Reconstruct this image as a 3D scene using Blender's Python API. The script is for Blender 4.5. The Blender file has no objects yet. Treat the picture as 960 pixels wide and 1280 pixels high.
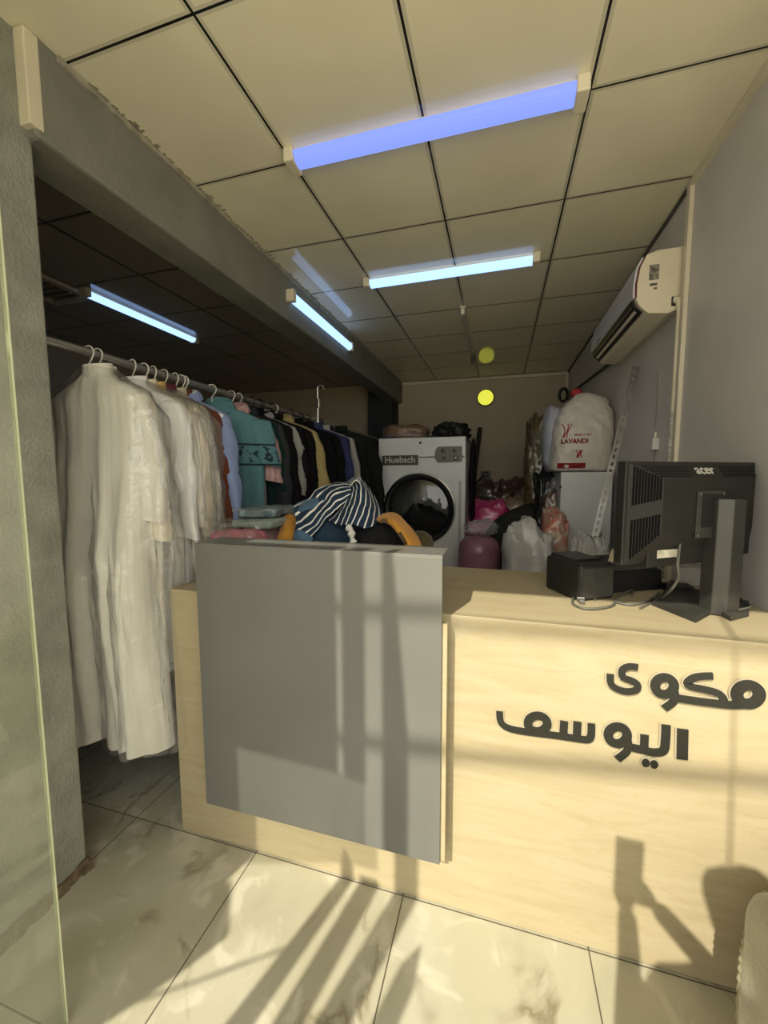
import bpy, bmesh, math, random
import numpy as np
from mathutils import Vector, Matrix, noise
from mathutils.bvhtree import BVHTree
random.seed(7)
C = bpy.context.scene.collection
H = 1.49                                   # camera height above the floor
FPX = 501.937
R_ = Vector((0.95959, 0.28139, 0.0)).normalized()

# ------------------------------------------------------------------ camera
def cam_axes():
    yaw, pitch, roll = -0.280954, -0.0899573, -0.00345596
    cy, sy = math.cos(yaw), math.sin(yaw); cp, sp = math.cos(pitch), math.sin(pitch); cr, sr = math.cos(roll), math.sin(roll)
    f = Vector((sy*cp, cy*cp, sp)); r0 = Vector((cy, -sy, 0)); u0 = r0.cross(f)
    return cr*r0+sr*u0, -sr*r0+cr*u0, f
RX, UX, FX = cam_axes()
cam = bpy.data.cameras.new('camera'); cam.sensor_fit = 'VERTICAL'; cam.sensor_height = 36; cam.lens = FPX/1280*36
cam.clip_start = 0.01
co = bpy.data.objects.new('camera', cam); C.objects.link(co)
m = Matrix.Identity(4)
for i in range(3): m[i][0], m[i][1], m[i][2] = RX[i], UX[i], -FX[i]
m[2][3] = H
co.matrix_world = m
bpy.context.scene.camera = co
def ray(px, py): return RX*((px-480)/FPX) + UX*((640-py)/FPX) + FX
def ay(px, py, Y): d = ray(px, py); d = d*(Y/d.y); return Vector((d.x, d.y, d.z+H))
def az(px, py, Z): d = ray(px, py); d = d*((Z-H)/d.z); return Vector((d.x, d.y, d.z+H))
def ax(px, py, X): d = ray(px, py); d = d*(X/d.x); return Vector((d.x, d.y, d.z+H))

# ------------------------------------------------------------------ materials
def mat(name, col, rough=.6, spec=.4, metal=0, var=0, vscale=6, stretch=(1,1,1), bump=0, bscale=60, coat=0, sheen=0, rvar=0, crinkle=0, col2=None, bstretch=None):
    m = bpy.data.materials.new(name); m.use_nodes = True
    nt = m.node_tree; N = nt.nodes; L = nt.links; b = N['Principled BSDF']
    b.inputs['Base Color'].default_value = (*col, 1); b.inputs['Roughness'].default_value = rough
    b.inputs['Specular IOR Level'].default_value = spec; b.inputs['Metallic'].default_value = metal
    b.inputs['Coat Weight'].default_value = coat; b.inputs['Coat Roughness'].default_value = .12
    b.inputs['Sheen Weight'].default_value = sheen
    tc = N.new('ShaderNodeTexCoord'); mp = N.new('ShaderNodeMapping'); mp.inputs['Scale'].default_value = stretch
    L.new(tc.outputs['Object'], mp.inputs['Vector'])
    nz = N.new('ShaderNodeTexNoise'); nz.inputs['Scale'].default_value = vscale; nz.inputs['Detail'].default_value = 6
    L.new(mp.outputs[0], nz.inputs['Vector'])
    rp = N.new('ShaderNodeValToRGB'); k = max(var, .02)
    c2 = col2 or tuple(min(1, c*(1+k)) for c in col)
    rp.color_ramp.elements[0].position = .3; rp.color_ramp.elements[1].position = .7
    rp.color_ramp.elements[0].color = (*[c*(1-k) for c in col], 1) if not col2 else (*col, 1)
    rp.color_ramp.elements[1].color = (*c2, 1)
    L.new(nz.outputs['Fac'], rp.inputs[0]); L.new(rp.outputs[0], b.inputs['Base Color'])
    if bump or crinkle:
        bp = N.new('ShaderNodeBump'); bp.inputs['Strength'].default_value = bump or crinkle; bp.inputs['Distance'].default_value = .01
        if crinkle:
            n2 = N.new('ShaderNodeTexVoronoi'); n2.inputs['Scale'].default_value = bscale; n2.feature = 'SMOOTH_F1'
            L.new(mp.outputs[0], n2.inputs['Vector']); L.new(n2.outputs['Distance'], bp.inputs['Height'])
        else:
            n2 = N.new('ShaderNodeTexNoise'); n2.inputs['Scale'].default_value = bscale; n2.inputs['Detail'].default_value = 4
            if bstretch: mp = N.new('ShaderNodeMapping'); mp.inputs['Scale'].default_value = bstretch; L.new(tc.outputs['Object'], mp.inputs['Vector'])
            L.new(mp.outputs[0], n2.inputs['Vector']); L.new(n2.outputs['Fac'], bp.inputs['Height'])
        L.new(bp.outputs[0], b.inputs['Normal'])
        if coat: L.new(bp.outputs[0], b.inputs['Coat Normal'])
    return m
def emis(name, col, s):
    m = bpy.data.materials.new(name); m.use_nodes = True; nt = m.node_tree; b = nt.nodes['Principled BSDF']
    b.inputs['Base Color'].default_value = (.05,.055,.08,1); b.inputs['Specular IOR Level'].default_value = .2
    b.inputs['Emission Color'].default_value = (*col,1); b.inputs['Emission Strength'].default_value = s
    return m
def film(name, trans=.8, tint=(.95,.95,.95), rough=.12, haze=.06, bump=.6, bscale=30, hazecol=(.8,.8,.8), ior=1.45):
    """thin clear film or glass: transparent + a little haze + reflection"""
    m = bpy.data.materials.new(name); m.use_nodes = True; nt = m.node_tree; N = nt.nodes; L = nt.links
    for n in list(N): N.remove(n)
    out = N.new('ShaderNodeOutputMaterial'); t = N.new('ShaderNodeBsdfTransparent'); t.inputs[0].default_value = (*tint,1)
    d = N.new('ShaderNodeBsdfDiffuse'); d.inputs[0].default_value = (*hazecol,1)
    g = N.new('ShaderNodeBsdfGlossy'); g.inputs['Roughness'].default_value = rough
    m1 = N.new('ShaderNodeMixShader'); m1.inputs[0].default_value = haze; L.new(t.outputs[0], m1.inputs[1]); L.new(d.outputs[0], m1.inputs[2])
    fr = N.new('ShaderNodeLayerWeight'); fr.inputs[0].default_value = .5
    f1 = N.new('ShaderNodeMath'); f1.operation = 'POWER'; f1.inputs[1].default_value = 4; L.new(fr.outputs['Facing'], f1.inputs[0])
    f2 = N.new('ShaderNodeMath'); f2.operation = 'MULTIPLY_ADD'; f2.inputs[1].default_value = .6*(ior-1)/.45; f2.inputs[2].default_value = .07*(ior-1)/.45; L.new(f1.outputs[0], f2.inputs[0])
    if bump:
        tc = N.new('ShaderNodeTexCoord'); nz = N.new('ShaderNodeTexNoise'); nz.inputs['Scale'].default_value = bscale; nz.inputs['Detail'].default_value = 3
        nz.inputs['Distortion'].default_value = 1.0
        bp = N.new('ShaderNodeBump'); bp.inputs['Strength'].default_value = bump; bp.inputs['Distance'].default_value = .02
        L.new(tc.outputs['Object'], nz.inputs['Vector']); L.new(nz.outputs['Fac'], bp.inputs['Height'])
        L.new(bp.outputs[0], g.inputs['Normal']); L.new(bp.outputs[0], fr.inputs['Normal'])
    m2 = N.new('ShaderNodeMixShader'); L.new(f2.outputs[0], m2.inputs[0]); L.new(m1.outputs[0], m2.inputs[1]); L.new(g.outputs[0], m2.inputs[2])
    L.new(m2.outputs[0], out.inputs[0])
    return m
class NB:
    """tiny node helper for the tiled surfaces"""
    def __init__(s, name):
        s.m = bpy.data.materials.new(name); s.m.use_nodes = True; s.N = s.m.node_tree.nodes; s.L = s.m.node_tree.links; s.b = s.N['Principled BSDF']
        g = s.N.new('ShaderNodeNewGeometry'); x = s.N.new('ShaderNodeSeparateXYZ'); s.L.new(g.outputs['Position'], x.inputs[0])
        s.pos = g.outputs['Position']; s.x, s.y, s.z = x.outputs
    def math(s, op, a, b=0, c=0):
        n = s.N.new('ShaderNodeMath'); n.operation = op
        for i, v in enumerate((a, b, c)):
            if isinstance(v, (int, float)): n.inputs[i].default_value = v
            else: s.L.new(v, n.inputs[i])
        return n.outputs[0]
    def line(s, coord, off, step, half):        # 1 on grid lines
        a = s.math('SUBTRACT', coord, off-step/2); w = s.math('WRAP', a, step, 0) ; d = s.math('ABSOLUTE', s.math('SUBTRACT', w, step/2))
        return s.math('LESS_THAN', d, half)
    def noise(s, scale, detail=5, dist=0, vec=None):
        n = s.N.new('ShaderNodeTexNoise'); n.inputs['Scale'].default_value = scale; n.inputs['Detail'].default_value = detail; n.inputs['Distortion'].default_value = dist
        s.L.new(vec or s.pos, n.inputs['Vector']); return n.outputs['Fac']
    def ramp(s, fac, stops):
        r = s.N.new('ShaderNodeValToRGB'); e = r.color_ramp.elements
        e[0].position, e[0].color = stops[0][0], (*stops[0][1],1); e[1].position, e[1].color = stops[-1][0], (*stops[-1][1],1)
        for p, c in stops[1:-1]: k = e.new(p); k.color = (*c,1)
        s.L.new(fac, r.inputs[0]); return r.outputs[0]
    def mix(s, fac, a, b):
        n = s.N.new('ShaderNodeMix'); n.data_type = 'RGBA'
        for i, v in ((0, fac), (6, a), (7, b)):
            if isinstance(v, tuple): n.inputs[i].default_value = (*v,1)
            elif isinstance(v, (int,float)): n.inputs[i].default_value = v
            else: s.L.new(v, n.inputs[i])
        return n.outputs[2]
    def scaled(s, sc):
        mp = s.N.new('ShaderNodeMapping'); mp.inputs['Scale'].default_value = sc; s.L.new(s.pos, mp.inputs['Vector']); return mp.outputs[0]

def ceiling_mat(name, xo, yo, base):
    n = NB(name)
    fl = n.math('MAXIMUM', n.line(n.x, xo, .6, .017), n.line(n.y, yo, .6, .014))
    gap = n.math('MAXIMUM', n.line(n.x, xo, .6, .0045), n.line(n.y, yo, .6, .004))
    c = n.ramp(n.noise(3.5, 8), [(.3, tuple(v*.93 for v in base)), (.7, base)])
    sp = n.math('GREATER_THAN', n.noise(38, 3), .735)
    c = n.mix(n.math('MULTIPLY', sp, .35), c, (.9,.88,.8))
    c = n.mix(fl, c, tuple(v*.74 for v in base)); c = n.mix(gap, c, (.012,.012,.01))
    n.L.new(c, n.b.inputs['Base Color']); n.b.inputs['Roughness'].default_value = .16; n.b.inputs['Specular IOR Level'].default_value = .45
    rg = n.math('MULTIPLY_ADD', n.noise(6, 4), .08, .03); n.L.new(rg, n.b.inputs['Roughness'])
    return n.m
def floor_mat():
    n = NB('marble_tile')
    c = n.ramp(n.noise(2.2, 8, 1.2, n.scaled((1,.7,1))), [(.28,(.33,.315,.23)),(.5,(.42,.405,.31)),(.72,(.49,.48,.395))])
    st = n.ramp(n.noise(1.1, 5, .5, n.scaled((1.6,.6,1))), [(.45,(0,0,0)),(.75,(.5,.5,.5))])
    c = n.mix(st, c, (.38,.335,.225)); dg = n.scaled((1,1,1)); n.N[-1].inputs['Rotation'].default_value = (0,0,.7); wv = n.noise(5, 6, 1.5, dg); c = n.mix(n.ramp(wv, [(.55,(0,0,0)),(.66,(.55,.55,.55))]), c, (.60,.575,.47))
    v = n.math('ABSOLUTE', n.math('SUBTRACT', n.noise(1.5, 7, .9), .5)); v = n.ramp(v, [(0,(.8,.8,.8)),(.006,(.45,.45,.45)),(.02,(0,0,0))])
    msk = n.ramp(n.noise(2.6, 3), [(.49,(0,0,0)),(.57,(1,1,1))])
    vv = n.N.new('ShaderNodeMix'); vv.data_type='RGBA'; vv.blend_type='MULTIPLY'; vv.inputs[0].default_value=1; n.L.new(v, vv.inputs[6]); n.L.new(msk, vv.inputs[7])
    c = n.mix(vv.outputs[2], c, (.16,.125,.075))
    g = n.math('MAXIMUM', n.line(n.x, -.9, .6, .0022), n.line(n.y, 1.268, .6, .0022))
    c = n.mix(g, c, (.10,.085,.06))
    n.L.new(c, n.b.inputs['Base Color']); n.b.inputs['Roughness'].default_value = .28; n.b.inputs['Specular IOR Level'].default_value = .35
    return n.m
def wood_mat():
    n = NB('birch_laminate')
    g = n.noise(3, 8, .8, n.scaled((1.0, 4, 8)))
    c = n.ramp(g, [(.2,(.355,.292,.176)),(.5,(.40,.340,.216)),(.8,(.43,.372,.25))])
    f = n.math('ABSOLUTE', n.math('SUBTRACT', n.noise(1.6, 4, 1.6, n.scaled((1.3,2,9))), .5)); f = n.ramp(f, [(0,(.35,.35,.35)),(.012,(0,0,0))])
    c = n.mix(f, c, (.35,.255,.125))
    n.L.new(c, n.b.inputs['Base Color']); n.b.inputs['Roughness'].default_value = .38; n.b.inputs['Specular IOR Level'].default_value = .3
    return n.m
M = {}
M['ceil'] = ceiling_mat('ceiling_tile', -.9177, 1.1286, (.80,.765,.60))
M['ceil2'] = ceiling_mat('ceiling_tile_dim', -2.418, 1.1286, (.36,.335,.27))  # same tile, with the dimness behind the beam put into its colour
M['floor'] = floor_mat(); M['wood'] = wood_mat()
M['rwall'] = mat('grey_wall_paint', (.60,.58,.565), .38, .35, var=.06, vscale=3, bump=.05, bscale=25)
M['backwall'] = mat('beige_wall_paint', (.50,.43,.31), .6, .3, var=.05, vscale=2)
M['pillar'] = mat('grey_roller_render', (.265,.27,.238), .8, .2, var=.18, vscale=9, bump=.55, bscale=90)
M['beam'] = mat('grey_beam_paint', (.20,.20,.175), .75, .2, var=.12, vscale=5, bump=.3, bscale=40)
M['rough_edge'] = mat('torn_plaster', (.30,.265,.20), .95, .1, var=.35, vscale=25, bump=.9, bscale=60)
M['cream'] = mat('cream_plastic', (.66,.61,.48), .45, .4, var=.05)
M['grey_lam'] = mat('grey_gloss_laminate', (.14,.141,.13), .3, .2, var=.05, vscale=3)
M['letter'] = mat('charcoal_acrylic', (.022,.022,.018), .35, .25)
M['acrylic'] = mat('pale_acrylic_backing', (.40,.36,.26), .2, .5)
M['white'] = mat('white_enamel', (.60,.61,.60), .35, .45, var=.03)
M['acwhite'] = mat('aged_white_plastic', (.72,.66,.52), .4, .4, var=.04)
M['black'] = mat('black_plastic', (.013,.013,.012), .35, .45)
M['blackm'] = mat('matt_black_plastic', (.013,.013,.011), .5, .4, var=.2, vscale=8, bump=.05, bscale=200)
M['dusty'] = mat('dusty_black_plastic', (.035,.035,.03), .65, .3, var=.4, vscale=10)
M['chrome'] = mat('brushed_steel', (.62,.61,.57), .3, .5, 1, var=.1, vscale=20)
M['rail'] = mat('dull_steel_pipe', (.40,.39,.36), .35, .5, .8, var=.1)
M['galv'] = mat('galvanised_steel', (.44,.44,.42), .32, .5, .9, var=.2, vscale=14)
M['wire'] = mat('white_wire', (.62,.60,.55), .4, .4)
M['greycable'] = mat('grey_cable', (.11,.108,.095), .5, .4)
M['darkgrey'] = mat('dark_grey', (.07,.068,.058), .5, .4)
M['label'] = mat('paper_label', (.50,.48,.40), .6, .3, var=.3, vscale=40)
M['labeld'] = mat('dark_label', (.10,.095,.08), .5, .3, var=.6, vscale=60)
M['red'] = mat('red_print', (.36,.02,.03), .6, .3)
M['maroon'] = mat('maroon_trim', (.10,.012,.02), .3, .4)
M['print'] = mat('light_grey_print', (.42,.42,.38), .5, .3)
M['glass'] = film('door_glass', tint=(.96,.97,.94), rough=.02, haze=.09, bump=0, hazecol=(.50,.53,.42))
M['fill_sheet'] = mat('translucent_fill_sheet', (.35,.34,.30), .8, .1)  # made-up sheet: blocks direct sun, passes soft fill light to the left
_n = M['fill_sheet'].node_tree; _t = _n.nodes.new('ShaderNodeBsdfTranslucent'); _t.inputs[0].default_value = (.55,.52,.42,1); _m = _n.nodes.new('ShaderNodeMixShader'); _m.inputs[0].default_value = .6
_n.links.new(_n.nodes['Principled BSDF'].outputs[0], _m.inputs[1]); _n.links.new(_t.outputs[0], _m.inputs[2]); _n.links.new(_m.outputs[0], _n.nodes['Material Output'].inputs[0])
M['dirty'] = film('dusty_shop_glass', tint=(.78,.79,.76), rough=.05, haze=.10, bump=0)
M['gedge'] = mat('glass_edge', (.58,.62,.42), .15, .6)
M['film'] = film('garment_film', tint=(.99,.99,.98), rough=.14, haze=.06, bump=.6, bscale=14, ior=1.45)
M['tube_blue'] = emis('lit_tube_blue', (.25,.35,1.0), 1.0)
M['tube_cyan'] = emis('lit_tube_white', (.36,.56,1.0), 1.7)
M['yellow'] = emis('yellow_lamp', (.70,.70,.06), 1.1)

# ------------------------------------------------------------------ mesh builder
class MB:
    def __init__(s): s.v, s.f, s.uv = [], [], {}
    def add(s, vs, fs):
        o = len(s.v); s.v += [Vector(v) for v in vs]; s.f += [tuple(i+o for i in f) for f in fs]; return s
    def box(s, a, b, rot=None, piv=None):
        (x0,y0,z0),(x1,y1,z1) = a, b
        vs = [Vector(p) for p in ((x0,y0,z0),(x1,y0,z0),(x1,y1,z0),(x0,y1,z0),(x0,y0,z1),(x1,y0,z1),(x1,y1,z1),(x0,y1,z1))]
        if rot: vs = [rot @ (v-piv) + piv for v in vs]
        return s.add(vs, [(0,3,2,1),(4,5,6,7),(0,1,5,4),(1,2,6,5),(2,3,7,6),(3,0,4,7)])
    def hexa(s, bot, top):
        n = len(bot)
        return s.add(list(bot)+list(top), [tuple(range(n))[::-1], tuple(range(n,2*n))]+[(i,(i+1)%n,n+(i+1)%n,n+i) for i in range(n)])
    def prism(s, poly, d):                    # poly: 3-D points, d: extrusion vector
        d = Vector(d); return s.hexa([Vector(p) for p in poly], [Vector(p)+d for p in poly])
    def loft(s, rings, cap=True, closed=True):
        n = len(rings[0]); o = len(s.v)
        for r in rings: s.v += [Vector(p) for p in r]
        for i in range(len(rings)-1):
            for j in range(n if closed else n-1):
                k = (j+1)%n; s.f.append((o+i*n+j, o+i*n+k, o+(i+1)*n+k, o+(i+1)*n+j))
        if cap and closed:
            s.f.append(tuple(o+j for j in range(n))[::-1]); s.f.append(tuple(o+(len(rings)-1)*n+j for j in range(n)))
        return s
    def tube(s, pts, r, n=10, cap=True):
        pts = [Vector(p) for p in pts]; rings = []; up = None
        for i, p in enumerate(pts):
            t = (pts[min(i+1,len(pts)-1)]-pts[max(i-1,0)]).normalized()
            if up is None: up = t.orthogonal().normalized()
            up = (up - t*up.dot(t)).normalized(); w = t.cross(up)
            rr = r[i] if isinstance(r,(list,tuple)) else r
            rings.append([p + up*math.cos(a)*rr + w*math.sin(a)*rr for a in (2*math.pi*k/n for k in range(n))])
        return s.loft(rings, cap)
    def lathe(s, prof, c, axis, n=48, cap=False):   # prof [(r, h)], axis unit vector
        c, axis = Vector(c), Vector(axis).normalized(); u = axis.orthogonal().normalized(); w = axis.cross(u)
        return s.loft([[c+axis*h+(u*math.cos(a)+w*math.sin(a))*r for a in (2*math.pi*k/n for k in range(n))] for r,h in prof], cap)
    def sphere(s, c, rad, n=24, fn=None, zmin=None, rot=0, pw=1.0):
        c = Vector(c); rings = []
        sg = lambda x: math.copysign(abs(x)**pw, x)
        for i in range(n+1):
            ph = math.pi*(i/n) ; ring = []
            for k in range(2*n):
                a = 2*math.pi*k/(2*n)
                d = Vector((sg(math.sin(ph))*sg(math.cos(a)), sg(math.sin(ph))*sg(math.sin(a)), sg(math.cos(ph))))
                p = Vector((d.x*rad[0], d.y*rad[1], d.z*rad[2]))
                if fn: p = fn(p, d)
                p = Matrix.Rotation(rot,3,'Z') @ p + c
                if zmin is not None and p.z < zmin: p.z = zmin
                ring.append(p)
            rings.append(ring)
        return s.loft(rings, False)
def link(name, me, mt, parent=None, smooth=False, bevel=0, subsurf=0, solid=0, offs=None):
    o = bpy.data.objects.new(name, me); C.objects.link(o)
    if mt: me.materials.append(mt)
    if parent is not None: o.parent = parent
    if smooth:
        for p in me.polygons: p.use_smooth = True
        me.set_sharp_from_angle(angle=1.05)
    if solid: k = o.modifiers.new('thickness','SOLIDIFY'); k.thickness = solid; k.offset = 0
    if bevel: k = o.modifiers.new('bevel','BEVEL'); k.width = bevel; k.segments = 2; k.limit_method = 'ANGLE'; k.angle_limit = .7
    if subsurf: k = o.modifiers.new('smooth','SUBSURF'); k.levels = subsurf; k.render_levels = subsurf
    return o
def wloc(o):
    v = Vector((0,0,0))
    while o is not None: v += o.location; o = o.parent
    return v
def obj(name, mb, mt, parent=None, loc=None, **kw):
    """links one mesh object; mb is in world coordinates"""
    base = wloc(parent) if parent is not None else Vector((0,0,0))
    l = Vector(loc) - base if loc is not None else Vector((0,0,0))
    sh = base + l
    me = bpy.data.meshes.new(name); me.from_pydata([v-sh for v in mb.v], [], mb.f); me.update()
    bm = bmesh.new(); bm.from_mesh(me); bmesh.ops.remove_doubles(bm, verts=bm.verts, dist=1e-6); bmesh.ops.recalc_face_normals(bm, faces=bm.faces); bm.to_mesh(me); bm.free()
    o = link(name, me, mt, parent, **kw); o.location = l
    return o
def tag(o, label, cat, group=None):
    o['label'] = label; o['category'] = cat
    if group: o['group'] = group
    return o
def thing(name, label, cat, loc=(0,0,0), group=None):
    o = bpy.data.objects.new(name, None); C.objects.link(o); o.location = loc; o.empty_display_size = .1
    return tag(o, label, cat, group)
def single(name, mb, mt, label, cat, group=None, loc=None, **kw): return tag(obj(name, mb, mt, None, loc=loc, **kw), label, cat, group)
def struct(name, mb, mt, parent=None, **kw):
    o = obj(name, mb, mt, parent, **kw)
    if parent is None: o['kind'] = 'structure'
    return o
def B(a, b): return MB().box(a, b)
def fbm(p, s, sc, oct=3): return noise.fractal(Vector(p)*sc + Vector((s*7.3, s*3.1, s*5.7)), 1.0, 2.0, oct)
def catmull(P, t):
    n = len(P)-1; x = t*n; i = min(int(x), n-1); f = x-i
    p0, p1, p2, p3 = P[max(i-1,0)], P[i], P[i+1], P[min(i+2,n)]
    return .5*((2*p1)+(p2-p0)*f+(2*p0-5*p1+4*p2-p3)*f*f+(3*p1-p0-3*p2+p3)*f**3)
def spline(pts, n=24): P = [Vector(p) for p in pts]; return [catmull(P, i/n) for i in range(n+1)]
def patch(name, rows, mt, parent=None, nu=40, nv=30, wr=.0, seed=1, thick=.006, loc=None):
    """cloth sheet through a grid of world points, with UV"""
    rows = [[Vector(p) for p in r] for r in rows]; vs = []; uvs = []
    for j in range(nv+1):
        for i in range(nu+1):
            u, v = i/nu, j/nv; col = [catmull(r, u) for r in rows]; p = catmull(col, v)
            if wr: p = p + Vector((0,-1,.6))*fbm(p, seed, 14)*wr
            vs.append(p); uvs.append((u,v))
    fs = [(j*(nu+1)+i, j*(nu+1)+i+1, (j+1)*(nu+1)+i+1, (j+1)*(nu+1)+i) for j in range(nv) for i in range(nu)]
    base = wloc(parent) if parent is not None else Vector((0,0,0)); l = (Vector(loc)-base) if loc is not None else Vector((0,0,0))
    me = bpy.data.meshes.new(name); me.from_pydata([v-base-l for v in vs], [], fs); me.update()
    ul = me.uv_layers.new(name='UVMap')
    for lp in me.loops: ul.data[lp.index].uv = uvs[lp.vertex_index]
    o = link(name, me, mt, parent, smooth=True, solid=thick); o.location = l
    return o
def text(name, body, size, loc, mt, parent, rot, width=None, bold=0, depth=.001, onto=None):
    cu = bpy.data.curves.new(name, 'FONT'); cu.body = body; cu.size = size; cu.extrude = depth; cu.offset = bold; cu.align_x = 'CENTER'; cu.align_y = 'CENTER'
    t = bpy.data.objects.new('tmp', cu); C.objects.link(t)
    me = bpy.data.meshes.new_from_object(t.evaluated_get(bpy.context.evaluated_depsgraph_get())); C.objects.unlink(t); bpy.data.objects.remove(t)
    me.name = name
    xs = [v.co.x for v in me.vertices]; k = width/(max(xs)-min(xs)) if width else 1
    mw = Matrix.Translation(Vector(loc)) @ rot.to_4x4() @ Matrix.Diagonal((k,1,1,1))
    base = wloc(parent) if parent is not None else Vector((0,0,0))
    for v in me.vertices:
        p = mw @ v.co
        if onto:
            dn = (rot @ Vector((0,0,-1))); h = onto.ray_cast(p - dn*.5, dn)
            if h[0] is not None: p = h[0] - dn*.003
        v.co = p - base
    me.materials.clear()
    o = bpy.data.objects.new(name, me); C.objects.link(o); me.materials.append(mt)
    if parent is not None: o.parent = parent
    return o
ROT_FRONT = Matrix.Rotation(math.pi/2, 3, 'X')         # text facing -y

# ------------------------------------------------------------------ the room
Z = 1.3865 + H      # ceiling height 2.877
XL, XB, XR, YR = -4.3, -1.438, .85, 6.0
struct('floor', MB().box((XL,-.9,-.1),(1.75,YR+.1,0)), M['floor'])
struct('ground', MB().box((-14,-14,-.16),(14,-.9,-.03)), mat('pale_paving', (.70,.64,.50), .9, .2, var=.15))
struct('ceiling', MB().box((XB-.1,-.5,Z),(1.75,YR+.1,Z+.2)), M['ceil'])
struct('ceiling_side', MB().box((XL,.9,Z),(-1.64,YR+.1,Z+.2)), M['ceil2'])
struct('beam_side', MB().box((-1.64,1.02,1.08+H),(XB,YR,Z+.02)), M['beam'], bevel=.012)
def jag():
    mb = MB(); rnd = random.Random(3); prev = None; y = 1.2; P = []
    while y < 5.9: P.append((y, rnd.uniform(.004,.022) if rnd.random() < .9 else .032)); y += rnd.uniform(.005,.014)
    for (a,w),(b,_) in zip(P, P[1:]): mb.box((XB-.01,a,Z-.0015),(XB+w,b,Z+.001))
    return mb
struct('trim_1', jag(), M['rough_edge'])
struct('trim_2', MB().box((XB-.005,1.1,Z-.022),(XB+.012,5.95,Z-.004)), mat('grey_putty', (.34,.32,.26), .8, .2, var=.3, vscale=20))
struct('pillar_side', MB().box((-2.2,-.62,0),(-1.48,1.035,Z)), M['pillar'], bevel=.008)
def skirting():
    mb = MB(); rnd = random.Random(5); y = -.5
    while y < 1.03:
        e = y+rnd.uniform(.012,.03); mb.box((-1.5,y,0),(-1.48+rnd.uniform(.004,.02),min(e,1.045),.04+rnd.uniform(0,.022))); y = e
    return mb
struct('baseboard_left', skirting(), mat('broken_brown_skirting', (.17,.13,.085), .95, .1, var=.4, vscale=30, bump=.8, bscale=80))
struct('wall_right', MB().box((XR,1.3,0),(XR+.12,YR+.1,Z)), M['rwall'])
struct('wall_right_return', MB().box((XR,1.18,0),(1.75,1.3,Z)), M['rwall'])
struct('wall_entrance', MB().box((1.63,-.6,0),(1.75,1.2,Z)), M['rwall'])
struct('wall_rear', MB().box((XL,YR,0),(XR+.1,YR+.1,Z)), M['backwall'])
struct('wall_left', MB().box((XL-.1,-.6,0),(XL,YR+.1,Z)), M['backwall'])
struct('column_rear', MB().box((-1.86,5.62,0),(-1.5,YR,Z)), mat('dark_column_paint', (.035,.037,.042), .7, .2))
struct('wall_front_inner', MB().box((XL,.9,0),(-2.1,1.03,Z)), M['backwall'])
# trims
struct('trim_3', MB().box((XR-.018,2.345,0),(XR+.01,2.385,Z-.005)), M['cream'], bevel=.003)
struct('trim_4', MB().box((XR-.022,1.3,Z-.03),(XR+.01,2.345,Z-.0)), M['cream'], bevel=.003)
struct('trim_5', MB().box((XR-.012,2.385,Z-.018),(XR+.01,YR,Z)), mat('dark_joint', (.10,.10,.09), .8, .2))
struct('trim_6', MB().box((XB,5.965,Z-.045),(XR-.01,YR,Z-.008)), M['cream'], bevel=.004)
struct('trim_7', MB().box((XR-.04,5.96,1.0),(XR,YR,Z-.045)), M['cream'], bevel=.004)
struct('trim_8', MB().box((XR-.006,2.66,.4),(XR+.01,2.668,Z-.8)), mat('panel_seam', (.26,.25,.23), .5, .3))

# plastic trunking at the head of the pillar
single('cable_trunking', MB().box((-1.482,1.0,1.105+H),(-1.436,1.044,Z-.002)), M['cream'], 'short cream plastic trunking box at the top of the grey pillar', 'trunking', bevel=.004)

# ------------------------------------------------------------------ unseen front wall, with sheets and strips added to throw the striped shade
M['alu'] = mat('dark_aluminium', (.10,.10,.095), .45, .4)
FY = -.6
def sheet(poly, th=.02):
    if not th: return MB().add([(x, FY, z+H) for x, z in poly], [(0,1,2,3)])
    return MB().prism([(x, FY, z+H) for x, z in poly], (0, -th, 0))
struct('wall_front', MB().box((XL,FY-.1,0),(-1.607,FY,Z)), M['pillar'])
struct('shade_sheet_1', sheet([(-1.607,.60),(-1.07,.578),(-1.07,1.42),(-1.607,1.42)], .0), M['fill_sheet'])  # unseen sheet added to shade the upper left of the grey board
struct('shade_sheet_2', sheet([(-1.052,.587),(-.976,.577),(-.976,1.42),(-1.052,1.42)]), M['alu'])  # opaque strip added for a dark stripe on the grey board
struct('shade_glass_1', sheet([(-1.607,.09),(-1.088,.24),(-.976,.24),(-.976,.58),(-1.607,.60)], .006), M['dirty'])  # unseen pane, outline shaped to half-shade the board's lower left
struct('shade_strip_9', sheet([(-.912,-1.49),(-.83,-1.49),(-.83,.76),(-.884,1.42),(-.912,1.42)]), M['alu'])  # tapered strip added to cast the wedge-shaped dark stripe
struct('shade_strip_10', sheet([(-1.607,.053),(-1.454,.056),(-1.315,-.069),(-1.348,-.166),(-1.43,-.325),(-1.43,-1.49),(-1.607,-1.49)]), M['alu'])  # made-up outline, shaped to cast the angular shade on the left floor
struct('shade_strip_11', sheet([(-1.125,-.3),(-1.055,-.3),(-1.075,.24),(-1.105,.30),(-1.118,.24)]), M['alu'])  # leaning strip added for one dark floor stripe
struct('shade_strip_12', sheet([(-1.005,-.3),(-.93,-.3),(-.975,.20),(-1.045,.20)]), M['alu'])  # another leaning strip, added for the next floor stripe
struct('shade_strip_13', sheet([(-.785,-1.49),(-.69,-1.49),(-.715,-.03),(-.745,.055),(-.775,.0)]), M['alu'])  # pointed stub added to cast the short floor shadow
struct('shade_line_14', MB().tube([(.082,FY,0),(.070,FY,.57+H),(.035,FY,1.5+H)], .0045, 8), M['alu'])  # thin unseen rod added to draw the leaning shadow line on the counter
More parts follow.
